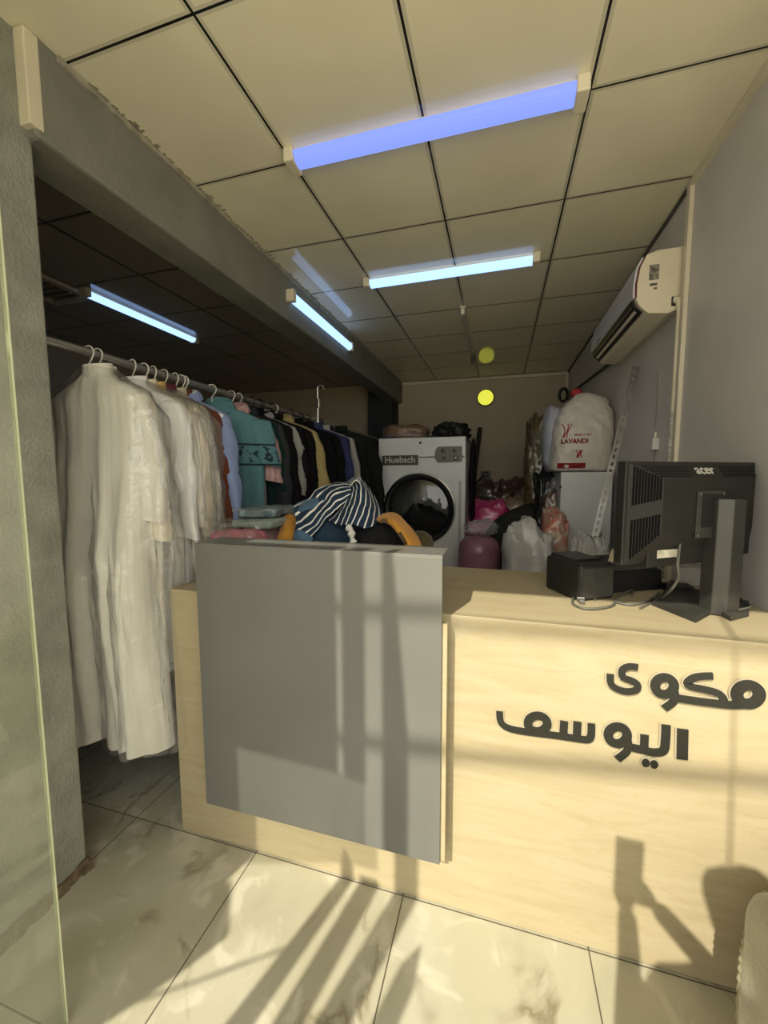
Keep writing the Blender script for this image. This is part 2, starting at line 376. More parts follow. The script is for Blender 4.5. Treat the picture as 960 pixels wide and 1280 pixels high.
single('hanging_cable', MB().tube(spline([(-1.07,FY,-.03+H),(-1.129,FY,-.069+H),(-1.278,FY,-.186+H),(-1.394,FY,-.273+H),(-1.5,FY,-.4+H)]), .0045, 8), M['black'], 'thin sagging cable seen only as a curved shadow on the floor', 'cable')
YC = -3.0; dzc = (FY-YC)*.647/.729; dxc = (FY-YC)*.225/.729
for nm, z0, z1 in (('shade_rod', .70, .885), ('shade_rod', 1.155, 1.195)):  # unseen rods added outside to cast the soft bands of shade
    single(nm, MB().tube([(-1.5-dxc, YC, z0+.035-.06+H+dzc), (-.77-dxc, YC, z0+.03+H+dzc), (.9-dxc, YC, z1+.03+H+dzc)], .021, 8), M['alu'],
           'lower unseen rod outside the shop, added to cast a soft band of shade' if z1 < 1 else 'upper unseen rod outside the shop, added to cast a soft band of shade', 'rod')

# ------------------------------------------------------------------ glass door pane at the left
g = thing('glass_door', 'clear glass door pane standing open along the grey pillar', 'glass door', (-1.24,.25,0))
obj('pane', MB().prism([(-1.378,-.2,.012),(-1.368,-.2,.012),(-1.098,.683,.012),(-1.108,.683,.012)],(0,0,Z-.032)), M['glass'], g)
obj('polished_edge', MB().box((-1.1085,.683,.012),(-1.0975,.687,Z-.02)), M['gedge'], g)['label'] = 'pale green polished glass edge'

# ------------------------------------------------------------------ counter
CT = -.448 + H
c = thing('reception_counter', 'pale birch reception counter with a grey front board and dark lettering', 'counter', (-.2,1.6,0))
obj('front_panel', MB().box((-1.262,1.274,.002),(.849,1.294,CT-.002)), M['wood'], c, bevel=.004)
obj('countertop', MB().box((-1.262,1.2745,CT-.03),(.849,1.965,CT)), M['wood'], c, bevel=.003)
obj('side_panel', MB().box((-1.262,1.294,.012),(-1.24,1.96,CT-.03)), M['wood'], c)
obj('plinth', MB().box((-1.22,1.30,0),(.849,1.93,.03)), M['darkgrey'], c)
obj('back_panel', MB().box((-1.24,1.94,.012),(.849,1.96,CT-.03)), M['wood'], c)
PT = -.248 + H
obj('grey_board', MB().box((-1.069,1.203,.225),(-.163,1.212,PT)), M['grey_lam'], c, bevel=.0012)
obj('raised_shelf', MB().box((-1.069,1.2035,PT-.001),(-.163,1.355,PT+.006)), M['grey_lam'], c, bevel=.0012)
obj('backing_board', MB().box((-1.066,1.213,.228),(-.147,1.235,CT-.01)), M['wood'], c, bevel=.002)
obj('riser', MB().box((-1.03,1.262,CT),(-.23,1.335,PT-.002)), M['wood'], c)
obj('spacer_block', MB().box((-1.0,1.235,.4),(-.3,1.274,.95)), M['wood'], c)
# lettering traced on the front of the counter
def LP(X, Y): p = ay(600+X/2.667, 810+Y/2.667, 1.274); return Vector((p.x, p.z))
def ribbon(mb, pts, w, y0, y1, closed=False):
    P = [LP(*q) for q in pts]; n = len(P); Lf, Rt = [], []
    for i in range(n):
        a = P[(i-1)%n] if closed else P[max(i-1,0)]; b = P[(i+1)%n] if closed else P[min(i+1,n-1)]
        t = (b-a).normalized(); nn = Vector((-t.y, t.x)); Lf.append(P[i]+nn*w); Rt.append(P[i]-nn*w)
    rings = [[(Lf[i].x,y0,Lf[i].y),(Rt[i].x,y0,Rt[i].y),(Rt[i].x,y1,Rt[i].y),(Lf[i].x,y1,Lf[i].y)] for i in range(n)]
    if closed: rings.append(rings[0])
    mb.loft(rings, not closed)
def curve(pts, n=26): return [tuple(p)[:2] for p in spline([(x,y,0) for x,y in pts], n)]
def ell(cx, cy, rx, ry, n=36): return [(cx+rx*math.cos(2*math.pi*k/n), cy+ry*math.sin(2*math.pi*k/n)) for k in range(n)]
W = 15   # half stroke, zoom pixels
def strokes(mb, S, grow, y0, y1):
    s = .00088   # metres per traced unit
    for i_, (kind, pts, k) in enumerate(S):
        y0 += .0001
        if kind == 'ring': ribbon(mb, ell(*pts), (W*k+grow)*s, y0, y1, True)
        elif kind == 'curve': ribbon(mb, curve(pts), (W*k+grow)*s, y0, y1)
        elif kind == 'line': ribbon(mb, pts, (W*k+grow)*s, y0, y1)
        else:
            cx, cy, r = pts; mb.prism([(LP(x,y).x, y0, LP(x,y).y) for x,y in ell(cx,cy,r+grow,r+grow,20)], (0,y1-y0,0))
WORDS = {'upper word': [('ring',(887,149,37,31),1.05),('curve',[(880,182),(835,184),(800,181),(740,174),(690,167),(645,160)],.8),
    ('curve',[(771,88),(735,89),(705,95),(686,112),(700,124),(745,133),(790,146),(806,165),(804,180)],.72),
    ('ring',(611,121,31,28),.92),('curve',[(641,128),(646,155),(638,175),(610,196)],.75),
    ('curve',[(523,60),(495,57),(472,68),(473,92),(500,103),(520,115),(518,134),(487,140),(452,130),(433,112),(432,82)],.72)],
  'lower word': [('line',[(671,264),(669,363)],1.02),
    ('curve',[(616,250),(614,300),(607,335),(575,341),(540,333),(505,325)],.85),('line',[(545,283),(543,332)],.8),
    ('ring',(456,284,31,28),.95),('curve',[(487,290),(492,318),(484,340),(455,364)],.75),
    ('dot',(549,376,13),1),('dot',(577,381,13),1),
    ('curve',[(369,246),(368,285),(358,299),(330,297),(290,291),(240,284),(180,277),(120,268),(85,257),(68,238),(65,206)],.78),
    ('line',[(323,240),(321,290)],.85),('line',[(279,238),(276,285)],.85),('ring',(191,246,32,26),.95)]}
for w, S in WORDS.items():
    a = MB(); strokes(a, S, 0, 1.262, 1.267); obj('lettering', a, M['letter'], c)['label'] = 'dark raised lettering, '+w
    a = MB(); strokes(a, S, 4, 1.2672, 1.2738); obj('letter_backing', a, M['acrylic'], c)['label'] = 'pale acrylic edge around the '+w

# ------------------------------------------------------------------ ceiling lights
def batten(label, a, b, r, lit, down=Vector((0,0,-1)), w=.05, h=.045):
    """tube fitting from a to b, fixed on the side opposite to down"""
    a, b = Vector(a)+down*.010, Vector(b)+down*.010; t = (b-a).normalized(); sd = t.cross(down).normalized(); L = (b-a).length
    o = thing('tube_light', label, 'light', a.lerp(b,.5), 'tube lights on the ceilings')
    def bx(s0, s1, w0, d0, d1):
        q = [a+t*s0, a+t*s1]; return MB().hexa([p+sd*k+down*d0 for p,k in ((q[0],-w0),(q[1],-w0),(q[1],w0),(q[0],w0))],[p+sd*k+down*d1 for p,k in ((q[0],-w0),(q[1],-w0),(q[1],w0),(q[0],w0))])
    obj('housing', bx(.02,L-.02,w*.6,-.0105,h*.45), M['cream'], o)
    obj('end_cap', bx(0,.045,w,-.0105,h*1.05), M['cream'], o, bevel=.006); obj('end_cap', bx(L-.045,L,w,-.0105,h*1.05), M['cream'], o, bevel=.006)
    rings = [[a+t*s+sd*math.cos(x)*w*.93+down*(h*.16+math.sin(x)*h*.86) for x in [math.pi*k/10 for k in range(11)]] for s in (.045,L-.045)]
    obj('diffuser', MB().loft(rings, True), lit, o, smooth=False)
    return o
batten('long blue-lit tube light nearest the shop entrance', (-.915,1.69,Z), (.272,1.70,Z), 0, M['tube_blue'])
batten('blue-white lit tube light across the middle of the ceiling', (-.958,2.85,Z), (.212,2.84,Z), 0, M['tube_cyan'], w=.045)
batten('bright tube light fixed along the side of the grey beam', (XB,2.575,1.235+H), (XB,3.767,1.235+H), 0, M['tube_cyan'], Vector((1,0,0)), w=.04)
batten('bright tube light on the dark ceiling behind the beam', (-2.985,2.35,Z), (-2.975,3.50,Z), 0, M['tube_cyan'], w=.04)
u = thing('tube_light', 'unlit bare tube light fitting running lengthwise towards the rear', 'light', (-.325,4.1,Z), 'tube lights on the ceilings')
obj('housing', MB().box((-.348,3.47,Z-.022),(-.302,4.78,Z)), M['cream'], u, bevel=.004)
obj('tube', MB().tube([(-.325,3.52,Z-.045),(-.325,4.73,Z-.045)], .014, 12), mat('unlit_glass_tube', (.5,.48,.42), .2, .5), u, smooth=True)
obj('lamp_holder', MB().box((-.34,3.475,Z-.065),(-.31,3.52,Z-.02)), M['cream'], u, bevel=.004)
obj('lamp_holder', MB().box((-.345,4.73,Z-.13),(-.305,4.775,Z-.02)), M['black'], u, bevel=.004)
y = thing('wall_lamp', 'round glowing yellow lamp high on the rear wall', 'lamp', (-.223,5.98,1.098+H))
obj('lamp_disc', MB().lathe([(0,-.02),(.095,-.02),(.105,-.012),(.108,0.02)], (-.223,5.98,1.098+H), (0,1,0), 40), M['yellow'], y)
obj('rim', MB().lathe([(.108,-.015),(.118,-.018),(.122,.02)], (-.223,5.98,1.098+H), (0,1,0), 40), mat('dark_olive_rim', (.06,.058,.03), .5), y, smooth=True)
gr = thing('ceiling_grille', 'white ceiling air grille on the dark ceiling beside the pillar', 'air vent', (-3.2,2.25,Z))
obj('frame', MB().box((-3.45,2.0,Z-.02),(-3.40,2.5,Z)).box((-3.10,2.0,Z-.02),(-3.05,2.5,Z)).box((-3.4,2.0,Z-.02),(-3.1,2.05,Z)).box((-3.4,2.45,Z-.02),(-3.1,2.5,Z)), M['cream'], gr)
for k in range(6):
    yy = 2.09+k*.065; obj('slat', MB().hexa([(-3.4,yy,Z-.03),(-3.1,yy,Z-.03),(-3.1,yy+.006,Z-.03),(-3.4,yy+.006,Z-.03)],[(-3.4,yy+.03,Z-.004),(-3.1,yy+.03,Z-.004),(-3.1,yy+.036,Z-.004),(-3.4,yy+.036,Z-.004)]), M['cream'], gr)

# ------------------------------------------------------------------ air conditioner and right wall fittings
A0, A1 = 2.43, 3.42
o = thing('air_conditioner', 'white split air conditioner unit high on the right wall', 'air conditioner', (XR,2.9,.82+H))
prof = [(XR,1.128),(.74,1.128),(.69,1.112),(.662,1.06),(.65,.97),(.652,.90),(.668,.868),(.71,.825),(.80,.815),(XR,.835)]
obj('casing', MB().loft([[(x,yy,z+H) for x,z in prof] for yy in (A0,A1)]), M['acwhite'], o, bevel=.004)
fr = [(.668,1.10),(.645,1.05),(.634,.97),(.636,.905),(.652,.905),(.65,.97),(.661,1.055),(.684,1.10)]
obj('front_cover', MB().loft([[(x,yy,z+H) for x,z in fr] for yy in (A0-.002,A1+.002)]), mat('cool_white_gloss', (.56,.57,.62), .25, .5), o)
obj('edge_strip', MB().loft([[(x+.009,yy,z+H) for x,z in ((.668,1.10),(.645,1.05),(.634,.97),(.636,.905),(.645,.905),(.643,.97),(.654,1.05),(.676,1.10))] for yy in (A0-.004,A0+.004)]), M['maroon'], o)
obj('air_outlet', MB().loft([[(x,yy,z+H) for x,z in ((.637,.905),(.651,.874),(.69,.838),(.70,.85),(.67,.90))] for yy in (A0+.03,A1-.02)]), M['black'], o)
obj('louver', MB().loft([[(x,yy,z+H) for x,z in ((.648,.880),(.672,.852),(.677,.856),(.653,.886))] for yy in (A0+.06,A1-.05)]), M['acwhite'], o)
obj('rating_label', MB().box((.705,A0-.0025,.985+H),(.748,A0+.01,1.058+H)), mat('grey_rating_label', (.20,.19,.15), .5, .3, var=.7, vscale=60), o)
obj('model_sticker', MB().box((.71,A0-.0025,.957+H),(.742,A0+.01,.968+H)).box((.728,A0-.0025,.938+H),(.742,A0+.01,.947+H)), M['labeld'], o)
obj('pipe_cutout', MB().box((.808,A0-.0025,.845+H),(XR-.006,A0+.01,.895+H)), M['black'], o, bevel=.01)
obj('display', MB().box((.6325,A1-.28,.925+H),(.64,A1-.2,.93+H)), M['labeld'], o)
single('pipe_trunking', MB().tube(spline([(.822,A0-.01,.872+H),(.835,A0-.025,.86+H),(.84,A0-.03,.80+H)],8)+[(.84,2.40,.32+H)], .016, 12), M['cream'], 'cream insulated pipe running down from the air conditioner', 'pipe', smooth=True)
def hose():
    P = [Vector((.838,2.40,.32+H)).lerp(Vector((.838,2.43,-.6+H)), k/70) for k in range(71)]
    return MB().tube(P, [.017 if k%2 else .013 for k in range(71)], 12)
single('corrugated_hose', hose(), M['print'], 'grey corrugated hose on the right wall below the cream pipe', 'hose', smooth=False)
single('drain_pipe', MB().tube([(.835,3.38,.86+H),(.836,3.7,.90+H),(.836,5.95,1.06+H)], .012, 10), M['darkgrey'], 'dark drain pipe along the right wall behind the air conditioner', 'pipe')
sw = thing('wall_switch', 'small white junction box on the right wall near the hose', 'switch', (XR,2.63,.17+H))
obj('back_box', MB().box((.815,2.60,.14+H),(XR,2.66,.205+H)), M['white'], sw, bevel=.004)
obj('cable_stub', MB().tube([(.835,2.63,.2+H),(.838,2.63,.24+H)], .007, 8), M['cream'], sw)
single('cable_coil', MB().tube([(.79+.06*math.cos(a)*(1-.02*a), 5.93+.003*a, 1.07+H+.085*math.sin(a)) for a in [k*.35 for k in range(44)]], .016, 8), M['black'], 'black coil of cable hanging in the rear right corner', 'cable', smooth=True)
# slotted steel angle
top, bot = Vector((.835,2.985,.685+H)), Vector((.331,2.455,0))
dv = (bot-top).normalized(); s1 = dv.cross(Vector((0,1,0))).normalized()*-1; s2 = dv.cross(s1).normalized()
if s2.y > 0: s2 = -s2
ang = MB(); L_ = (bot-top).length; nsl = 48; st = L_/nsl
for k in range(nsl):
    a, b = top+dv*(k*st), top+dv*((k+1)*st)
    def slab(p, q, w0, w1, th=.003): ang.hexa([p+s1*w0, q+s1*w0, q+s1*w1, p+s1*w1], [x+s2*th for x in (p+s1*w0, q+s1*w0, q+s1*w1, p+s1*w1)])
    slab(a, b, 0, .012); slab(a, b, .026, .038); slab(a, a+dv*st*.45, .012, .026)
for p, q in ((top, bot),): ang.hexa([p, q, q+s2*-.036, p+s2*-.036], [p+s1*-.003, q+s1*-.003, q+s2*-.036+s1*-.003, p+s2*-.036+s1*-.003])
single('slotted_angle', ang, M['galv'], 'long slotted steel angle leaning against the right wall', 'steel bar', loc=bot)

# ------------------------------------------------------------------ rear wall things
so = thing('power_socket', 'dark power socket with a black plug on the rear wall', 'socket', (-.2,5.99,-.065+H))
obj('plate', MB().box((-.27,5.975,-.19+H),(-.13,6.0,.06+H)), mat('olive_grey_plate', (.14,.13,.10), .5), so, bevel=.006)
obj('plug', MB().box((-.235,5.92,-.02+H),(-.165,5.975,.05+H)), M['black'], so, bevel=.012)
obj('plug', MB().box((-.22,5.92,-.14+H),(-.16,5.975,-.06+H)), M['black'], so, bevel=.012)
obj('cord', MB().tube(spline([(-.23,5.93,.0+H),(-.33,5.92,-.10+H),(-.42,5.92,-.03+H),(-.41,5.93,.06+H)],20), .017, 8), M['black'], so, smooth=True)
obj('cord', MB().tube(spline([(-.2,5.93,-.12+H),(-.23,5.92,-.3+H),(-.2,5.92,-.55+H)],16), .017, 8), M['black'], so, smooth=True)
po = thing('broom_pole', 'dark pole leaning on the rear wall to the right of the dryer', 'pole', (-.5,5.3,0))
obj('handle', MB().tube([ay(600,535,5.93), ay(586,650,5.6), (-.52,5.2,.05)], [.032,.03,.03], 10), mat('dark_brown_pole', (.03,.025,.015), .5), po, smooth=True)
obj('brush_head', MB().box((-.64,5.14,.01),(-.40,5.26,.07)), M['blackm'], po, bevel=.01)

# ------------------------------------------------------------------ tumble dryer
D0, D1 = 3.7, 4.75
X0, X1, ZT = -1.118, -.302, .35+H
d = thing('tumble_dryer', 'white commercial tumble dryer with a big round door', 'dryer', (-.71,4.2,0))
dc = Vector((-.722, D0, -.308+H)); DR = .30
def plate_hole():
    mb = MB(); n = 64; x0, x1, z0, z1 = X0, X1, .62, .165+H; P, Q = [], []
    for k in range(n):
        a = 2*math.pi*k/n; ca, sa = math.cos(a), math.sin(a)
        P.append((dc.x+DR*ca, D0, dc.z+DR*sa))
        t = min(((x1-dc.x)/ca if ca > 1e-6 else (x0-dc.x)/ca if ca < -1e-6 else 9), ((z1-dc.z)/sa if sa > 1e-6 else (z0-dc.z)/sa if sa < -1e-6 else 9))
        Q.append((dc.x+t*ca, D0, dc.z+t*sa))
    mb.loft([P,Q], False); mb.loft([[(x,y+.03,z) for x,y,z in Q],Q], False)
    return mb
obj('door_surround', plate_hole(), M['white'], d)
bd = MB().box((X0,D0+.02,.06),(X0+.02,D1,ZT)).box((X1-.02,D0+.02,.06),(X1,D1,ZT)).box((X0,D0+.02,ZT-.02),(X1,D1,ZT)).box((X0,D1-.02,.06),(X1,D1,ZT))
obj('cabinet', bd, M['white'], d)
obj('upper_panel', MB().box((X0,D0-.004,.172+H),(X1,D0+.03,ZT)), M['white'], d, bevel=.006)
obj('lower_panel', MB().box((X0,D0-.004,.08),(X1,D0+.03,.612)), M['white'], d, bevel=.004)
obj('toe_kick', MB().box((X0+.02,D0+.03,0),(X1-.02,D1-.05,.08)), M['black'], d)
obj('drum', MB().lathe([(.285,.02),(.30,.03),(.30,.55),(0,.56)], dc, (0,1,0), 48), mat('drum_steel', (.30,.30,.27), .4, .5, .5), d, smooth=True)
dr = obj('door', MB().lathe([(.272,-.012),(.285,-.045),(.31,-.05),(.325,-.03),(.33,.004),(.27,.004),(.272,-.012)], dc, (0,1,0), 64), M['black'], d, smooth=True)
obj('door_glass', MB().lathe([(.274,-.012),(.2,-.03),(.1,-.04),(0,-.042)], dc, (0,1,0), 48), film('dark_door_glass', tint=(.55,.56,.55), rough=.05, haze=.02, bump=0), dr, smooth=True)
obj('chrome_ring', MB().lathe([(.326,-.034),(.336,-.03),(.34,0),(.33,.004)], dc, (0,1,0), 64), M['chrome'], dr, smooth=True)
obj('door_latch', MB().box((X1-.055,D0-.012,dc.z-.33),(X1-.035,D0+.01,dc.z+.26)), M['print'], d, bevel=.003)
obj('badge', MB().box((-1.082,D0-.012,.10+H),(-.735,D0-.002,.19+H)), mat('dark_brown_badge', (.05,.047,.035), .4), d, bevel=.003)
text('badge_lettering', 'Huebsch', .082, (-.908,D0-.0135,.146+H), M['print'], d, ROT_FRONT, .29, .0016)
cp_ = obj('control_panel', MB().prism([(-.335,D0-.004,.125+H),(-.55,D0-.004,.118+H),(-.575,D0-.004,.15+H),(-.58,D0-.004,.20+H),(-.57,D0-.004,.24+H),(-.55,D0-.004,.262+H),(-.335,D0-.004,.262+H)],(0,-.012,0)), mat('brown_grey_panel', (.115,.105,.08), .4), d)
for x, z, r in ((-.50,.226,.020),(-.40,.226,.016),(-.49,.158,.014),(-.388,.158,.024)):
    obj('knob', MB().lathe([(r,0),(r*.9,-.02),(0,-.022)], (x,D0-.016,z+H), (0,1,0), 20), M['black'], cp_)
obj('knob_cap', MB().lathe([(.010,0),(.009,-.004),(0,-.004)], (-.388,D0-.038,.158+H), (0,1,0), 16), M['print'], cp_)
obj('keyhole', MB().lathe([(.012,0),(.012,-.006),(0,-.006)], (-.715,D0-.004,.302+H), (0,1,0), 16), M['black'], d)
def lump(seed, amp, sc):
    return lambda p, dd: p*(1+amp*fbm(p, seed, sc)-.35*amp*(abs(fbm(p, seed+2, sc*2.3))-.15))
single('drum_load', MB().sphere((dc.x-.02,D0+.27,dc.z-.15), (.20,.2,.15), 24, lump(4,.35,6)), mat('black_cloth', (.012,.013,.016), .9, .1, bump=.3, bscale=20), 'dark clothes lying inside the dryer drum', 'laundry', smooth=True)
q = thing('quilt_bundle', 'brown patterned quilt in clear plastic lying on top of the dryer', 'quilt', (-.95,4.0,ZT))
obj('quilt', MB().sphere((-.92,4.05,ZT+.075), (.235,.25,.085), 20, lump(8,.18,7), zmin=ZT+.001, pw=.7), mat('brown_floral', (.10,.055,.03), .7, .3, var=.6, vscale=16, col2=(.22,.12,.075), bump=.3, bscale=20, coat=.4), q, smooth=True)
obj('plastic_skirt', MB().sphere((-.90,3.90,ZT+.03), (.27,.15,.04), 20, lump(2,.3,11), zmin=ZT+.0005), M['film'], q, smooth=True)
single('black_bundle', MB().sphere((-.48,4.05,ZT+.06), (.17,.2,.11), 24, lump(5,.5,9), zmin=ZT+.001), mat('black_bag', (.008,.008,.008), .5, .3), 'crumpled black garment lying on top of the dryer beside the quilt', 'laundry', smooth=True)
single('black_sheet', MB().sphere((-.265,4.15,-.06+H), (.034,.16,.42), 20, lump(6,.25,5)), mat('black_cloth_b', (.011,.011,.012), .8, .2), 'black garment hanging down the right side of the dryer', 'garment', smooth=True)

# ------------------------------------------------------------------ cabinet and bundles at the rear right
K0 = 3.4
k = thing('white_cabinet', 'narrow white cabinet standing against the right wall', 'cabinet', (.64,3.6,0))
obj('body', MB().box((.456,K0+.018,.02),(.818,3.95,.024+H)), M['white'], k, bevel=.004)
obj('door', MB().box((.456,K0,-.575+H),(.818,K0+.017,.022+H)), M['white'], k, bevel=.003)['label'] = 'upper white door'
obj('door', MB().box((.456,K0,.08),(.818,K0+.017,-.59+H)), M['white'], k, bevel=.003)['label'] = 'lower white door'
for z in (-.09,-.40): obj('hinge', MB().box((.449,K0-.004,z-.012+H),(.462,K0+.016,z+.012+H)), M['black'], k)
obj('foot', MB().box((.47,K0+.04,0),(.80,3.9,.021)), M['black'], k)
def sack(p, dd):
    z = p.z/.31; s = 1 - .12*max(0,z)**2 ; s *= 1+.035*math.sin(p.z*34+2*p.x*8)*.5
    return Vector((p.x*s, p.y*(1-.3*max(0,z)), p.z-.05*max(0,z)*max(0,p.x/.2)))*(1+.06*fbm(p,3,7)-.035*abs(fbm(p+Vector((0,0,p.x)),5,16)))
M['sack'] = mat('white_sack_plastic', (.60,.565,.50), .38, .5, var=.05, crinkle=.25, bscale=26)
bg = thing('laundry_sack', 'large stuffed white sack with red printing on top of the white cabinet', 'sack', (.62,3.62,.026+H))
smb = MB(); prof = [(.030,.44,.78,.10),(.034,.405,.82,.155),(.06,.39,.835,.175),(.14,.392,.838,.185),(.25,.396,.842,.185),(.36,.402,.842,.18),(.45,.42,.838,.165),(.52,.452,.828,.145),(.575,.50,.812,.12),(.615,.54,.795,.095),(.64,.565,.775,.07),(.652,.60,.74,.04)]
rg = []
for i in range(61):
    q_ = [Vector((a,b,c_)) for _,a,b,c_ in prof]; zz = [Vector((a,0,0)) for a,_,_,_ in prof]; e = catmull(q_, i/60); z0_ = catmull(zz, i/60).x; ring_ = []
    for k_ in range(96):
        a = 2*math.pi*k_/96; sg_ = lambda v: math.copysign(abs(v)**.55, v)
        p = Vector(((e.x+e.y)/2+(e.y-e.x)/2*sg_(math.cos(a)), 3.61+e.z*sg_(math.sin(a)), z0_+H))
        d_ = Vector((math.cos(a), math.sin(a), 0)); wv = .02*(.22-abs(fbm((p.x*1.3+p.z*.6, p.y, p.z*1.1), 5, 8))) + .0015*math.sin(p.z*60+p.x*40+3*fbm(p,2,6))
        ring_.append(p + d_*wv*min(1,(60-i)/8,(i+1)/6) - Vector((0,0,.05))*max(0,(p.x-.66))/.16*max(0,(z0_-.45))/.2)
    rg.append(ring_)
smb.loft(rg)
so_ = obj('bag', smb, M['sack'], bg, smooth=True)
obj('knot', MB().sphere((.575,3.60,.655+H), (.045,.04,.035), 12, lump(3,.4,20)), M['red'], bg, smooth=True)['label'] = 'red tied corner'
bvh = BVHTree.FromPolygons([v.copy() for v in smb.v], smb.f)
def onbag(px, py): return ay(px, py, 3.3)
text('printing', 'LAVANDI', .05, onbag(722,550), M['red'], bg, ROT_FRONT, .19, .002, .0006, bvh)
text('printing', 'laundry service', .022, onbag(733,541), M['red'], bg, ROT_FRONT, .12, .0008, .0006, bvh)
def blotch(rows):
    o = text('printing', 'I'*14, .05, onbag(718,582), M['red'], bg, ROT_FRONT, .20, .004, .0006, bvh); return o
blotch(0)
def swirl(cx, cy, r, n):
    mb = MB()
    for j in range(n):
        P = []
        for a in range(15):
            t = a/14; x = cx + (j-(n-1)/2)*r*.5 + r*.35*math.sin(t*3.1+j); z = cy - r + 2*r*t
            p = onbag(x, z); h = bvh.ray_cast(p+Vector((0,-.5,0)), Vector((0,1,0)))
            P.append((h[0] if h[0] is not None else p) - Vector((0,.002,0)))
        mb.tube(P, .0035, 6)
    return mb
obj('printed_emblem', swirl(711,536,9,3), M['red'], bg)
obj('printed_emblem', swirl(728,566,5,4), M['red'], bg)
single('laundry_sack', MB().sphere((.42,3.72,.30+H), (.085,.16,.275), 28, lump(9,.12,6), zmin=.02+H, pw=.75), mat('pale_blue_sack', (.40,.42,.50), .35, .5, crinkle=.3, bscale=24, coat=.4), 'pale blue plastic sack squeezed on the left of the printed sack', 'sack', smooth=True)
# low table behind the counter carrying the bundles
tb = thing('work_table', 'low table buried under wrapped bundles against the rear wall', 'table', (.05,4.9,0))
obj('tabletop', MB().box((-.24,4.1,.62),(.44,5.7,.66)), M['darkgrey'], tb)
for x in (-.20,.38):
    for yy in (4.15,5.62): obj('leg', MB().box((x,yy,0),(x+.04,yy+.04,.62)), M['darkgrey'], tb)
def wrapmat(nm, a, b, sc=14, cr=.5): return mat(nm, a, .45, .4, var=.4, vscale=sc, col2=b, crinkle=1.0, bscale=16, coat=.9)
def bundle(name, label, px, py, Y, rad, mt, z0, seed, amp=.24, sc=8, pw=.8, cat='bundle', rot=0):
    c0 = ay(px, py, Y); rz = rad[2]
    if c0.z - rz > z0 - .01:                           # reach down to what carries it
        t = c0.z + rz; rz = (t - z0)/2*1.02; c0.z = (t + z0)/2; pw = min(pw,.5)
    return single(name, MB().sphere(c0, (rad[0],rad[1],rz), 28, lump(seed,amp,sc), zmin=z0+.001, rot=rot, pw=pw), mt, label, cat, 'wrapped bundles behind the counter', loc=(c0.x,c0.y,z0), smooth=True)
def roll(label, cx, cy, r, h, mt, seed, tie):
    o = thing('rolled_blanket', label, 'blanket', (cx,cy,0), 'wrapped bundles behind the counter')
    prof = []
    for i in range(41):
        t = i/40; z = h*t; rr = r*(1-.03*math.sin(t*9)) * (1 if t < .86 else math.sqrt(max(0,1-((t-.86)/.14)**2))*.82+.18)
        prof.append((z, rr))
    mb = MB().loft([[(cx+math.cos(a)*rr*(1+.05*fbm((math.cos(a),math.sin(a),z),seed,4)), cy+math.sin(a)*rr*(1+.05*fbm((math.cos(a),math.sin(a),z),seed+1,4)), z) for a in [2*math.pi*k/40 for k in range(40)]] for z, rr in prof])
    obj('roll', mb, mt, o, smooth=True)
    if tie: obj('plastic_tail', MB().sphere((cx+.01,cy,h+.05), (.13,.11,.075), 18, lump(seed,.5,14)), M['film2'], o, smooth=True)
    return o
M['film2'] = film('bag_film', tint=(.88,.88,.87), rough=.2, haze=.22, bump=1, bscale=22)
M['whitebag'] = mat('white_carrier_plastic', (.46,.455,.44), .35, .5, var=.15, crinkle=.55, bscale=20, coat=.3)
roll('dusty pink rolled blanket standing upright in plastic beside the dryer', -.157, 3.42, .178, 1.0, mat('pink_blanket', (.27,.125,.165), .6, .3, var=.12, vscale=12, crinkle=.3, bscale=24, coat=.5), 3, True)
bundle('wrapped_bundle', 'magenta blanket in clear plastic above the pink rolled blanket', 607, 650, 4.35, (.22,.2,.20), wrapmat('magenta', (.42,.02,.13), (.62,.07,.25)), .661, 11)
bundle('wrapped_bundle', 'dark brown blanket in plastic under the power socket', 600, 632, 5.2, (.36,.25,.26), wrapmat('dark_brown', (.035,.025,.02), (.09,.045,.03)), .661, 12)
bundle('wrapped_bundle', 'dark maroon patterned blanket in plastic below the hanging sacks', 655, 622, 5.35, (.33,.25,.22), wrapmat('dark_maroon', (.05,.022,.025), (.14,.06,.05)), .661, 13)
bundle('wrapped_bundle', 'cream and rust floral blanket in clear plastic behind the olive roll', 655, 642, 4.6, (.28,.2,.16), wrapmat('cream_floral', (.40,.35,.25), (.30,.09,.04), 9), .661, 14)
sp = spline([ay(610,712,3.7), ay(632,668,3.85), ay(668,650,4.0), ay(712,656,4.1)], 20)
single('olive_roll', MB().tube(sp, [.16]*21, 20), mat('olive_carpet', (.032,.032,.026), .95, .1, var=.2, vscale=20), 'dark olive rolled rug bending over the bundles', 'rug', smooth=True)
bundle('carrier_bag', 'white plastic carrier bag stuffed full behind the counter', 660, 700, 3.05, (.185,.16,.20), M['whitebag'], 0, 15, .22, 9, cat='bag')
bundle('carrier_bag', 'tied top of a second white plastic bag beside the black printer', 738, 690, 2.75, (.11,.1,.07), M['whitebag'], 0, 17, .3, 12, cat='bag')
bundle('wrapped_bundle', 'orange floral quilt in plastic leaning on the white cabinet', 692, 668, 3.24, (.095,.13,.16), wrapmat('orange_floral', (.42,.36,.28), (.50,.09,.04), 16), 0, 16)
bundle('wrapped_bundle', 'dark tan blanket in plastic pressed against the white cabinet', 688, 636, 3.66, (.075,.14,.14), wrapmat('tan', (.11,.075,.045), (.2,.13,.10)), 0, 18, .2, 9)
bundle('wrapped_bundle', 'black quilted coat bundle below the camouflage blanket', 690, 610, 3.9, (.16,.16,.13), wrapmat('blackquilt', (.01,.01,.011), (.035,.03,.03), 20), 0, 19, .3, 9)
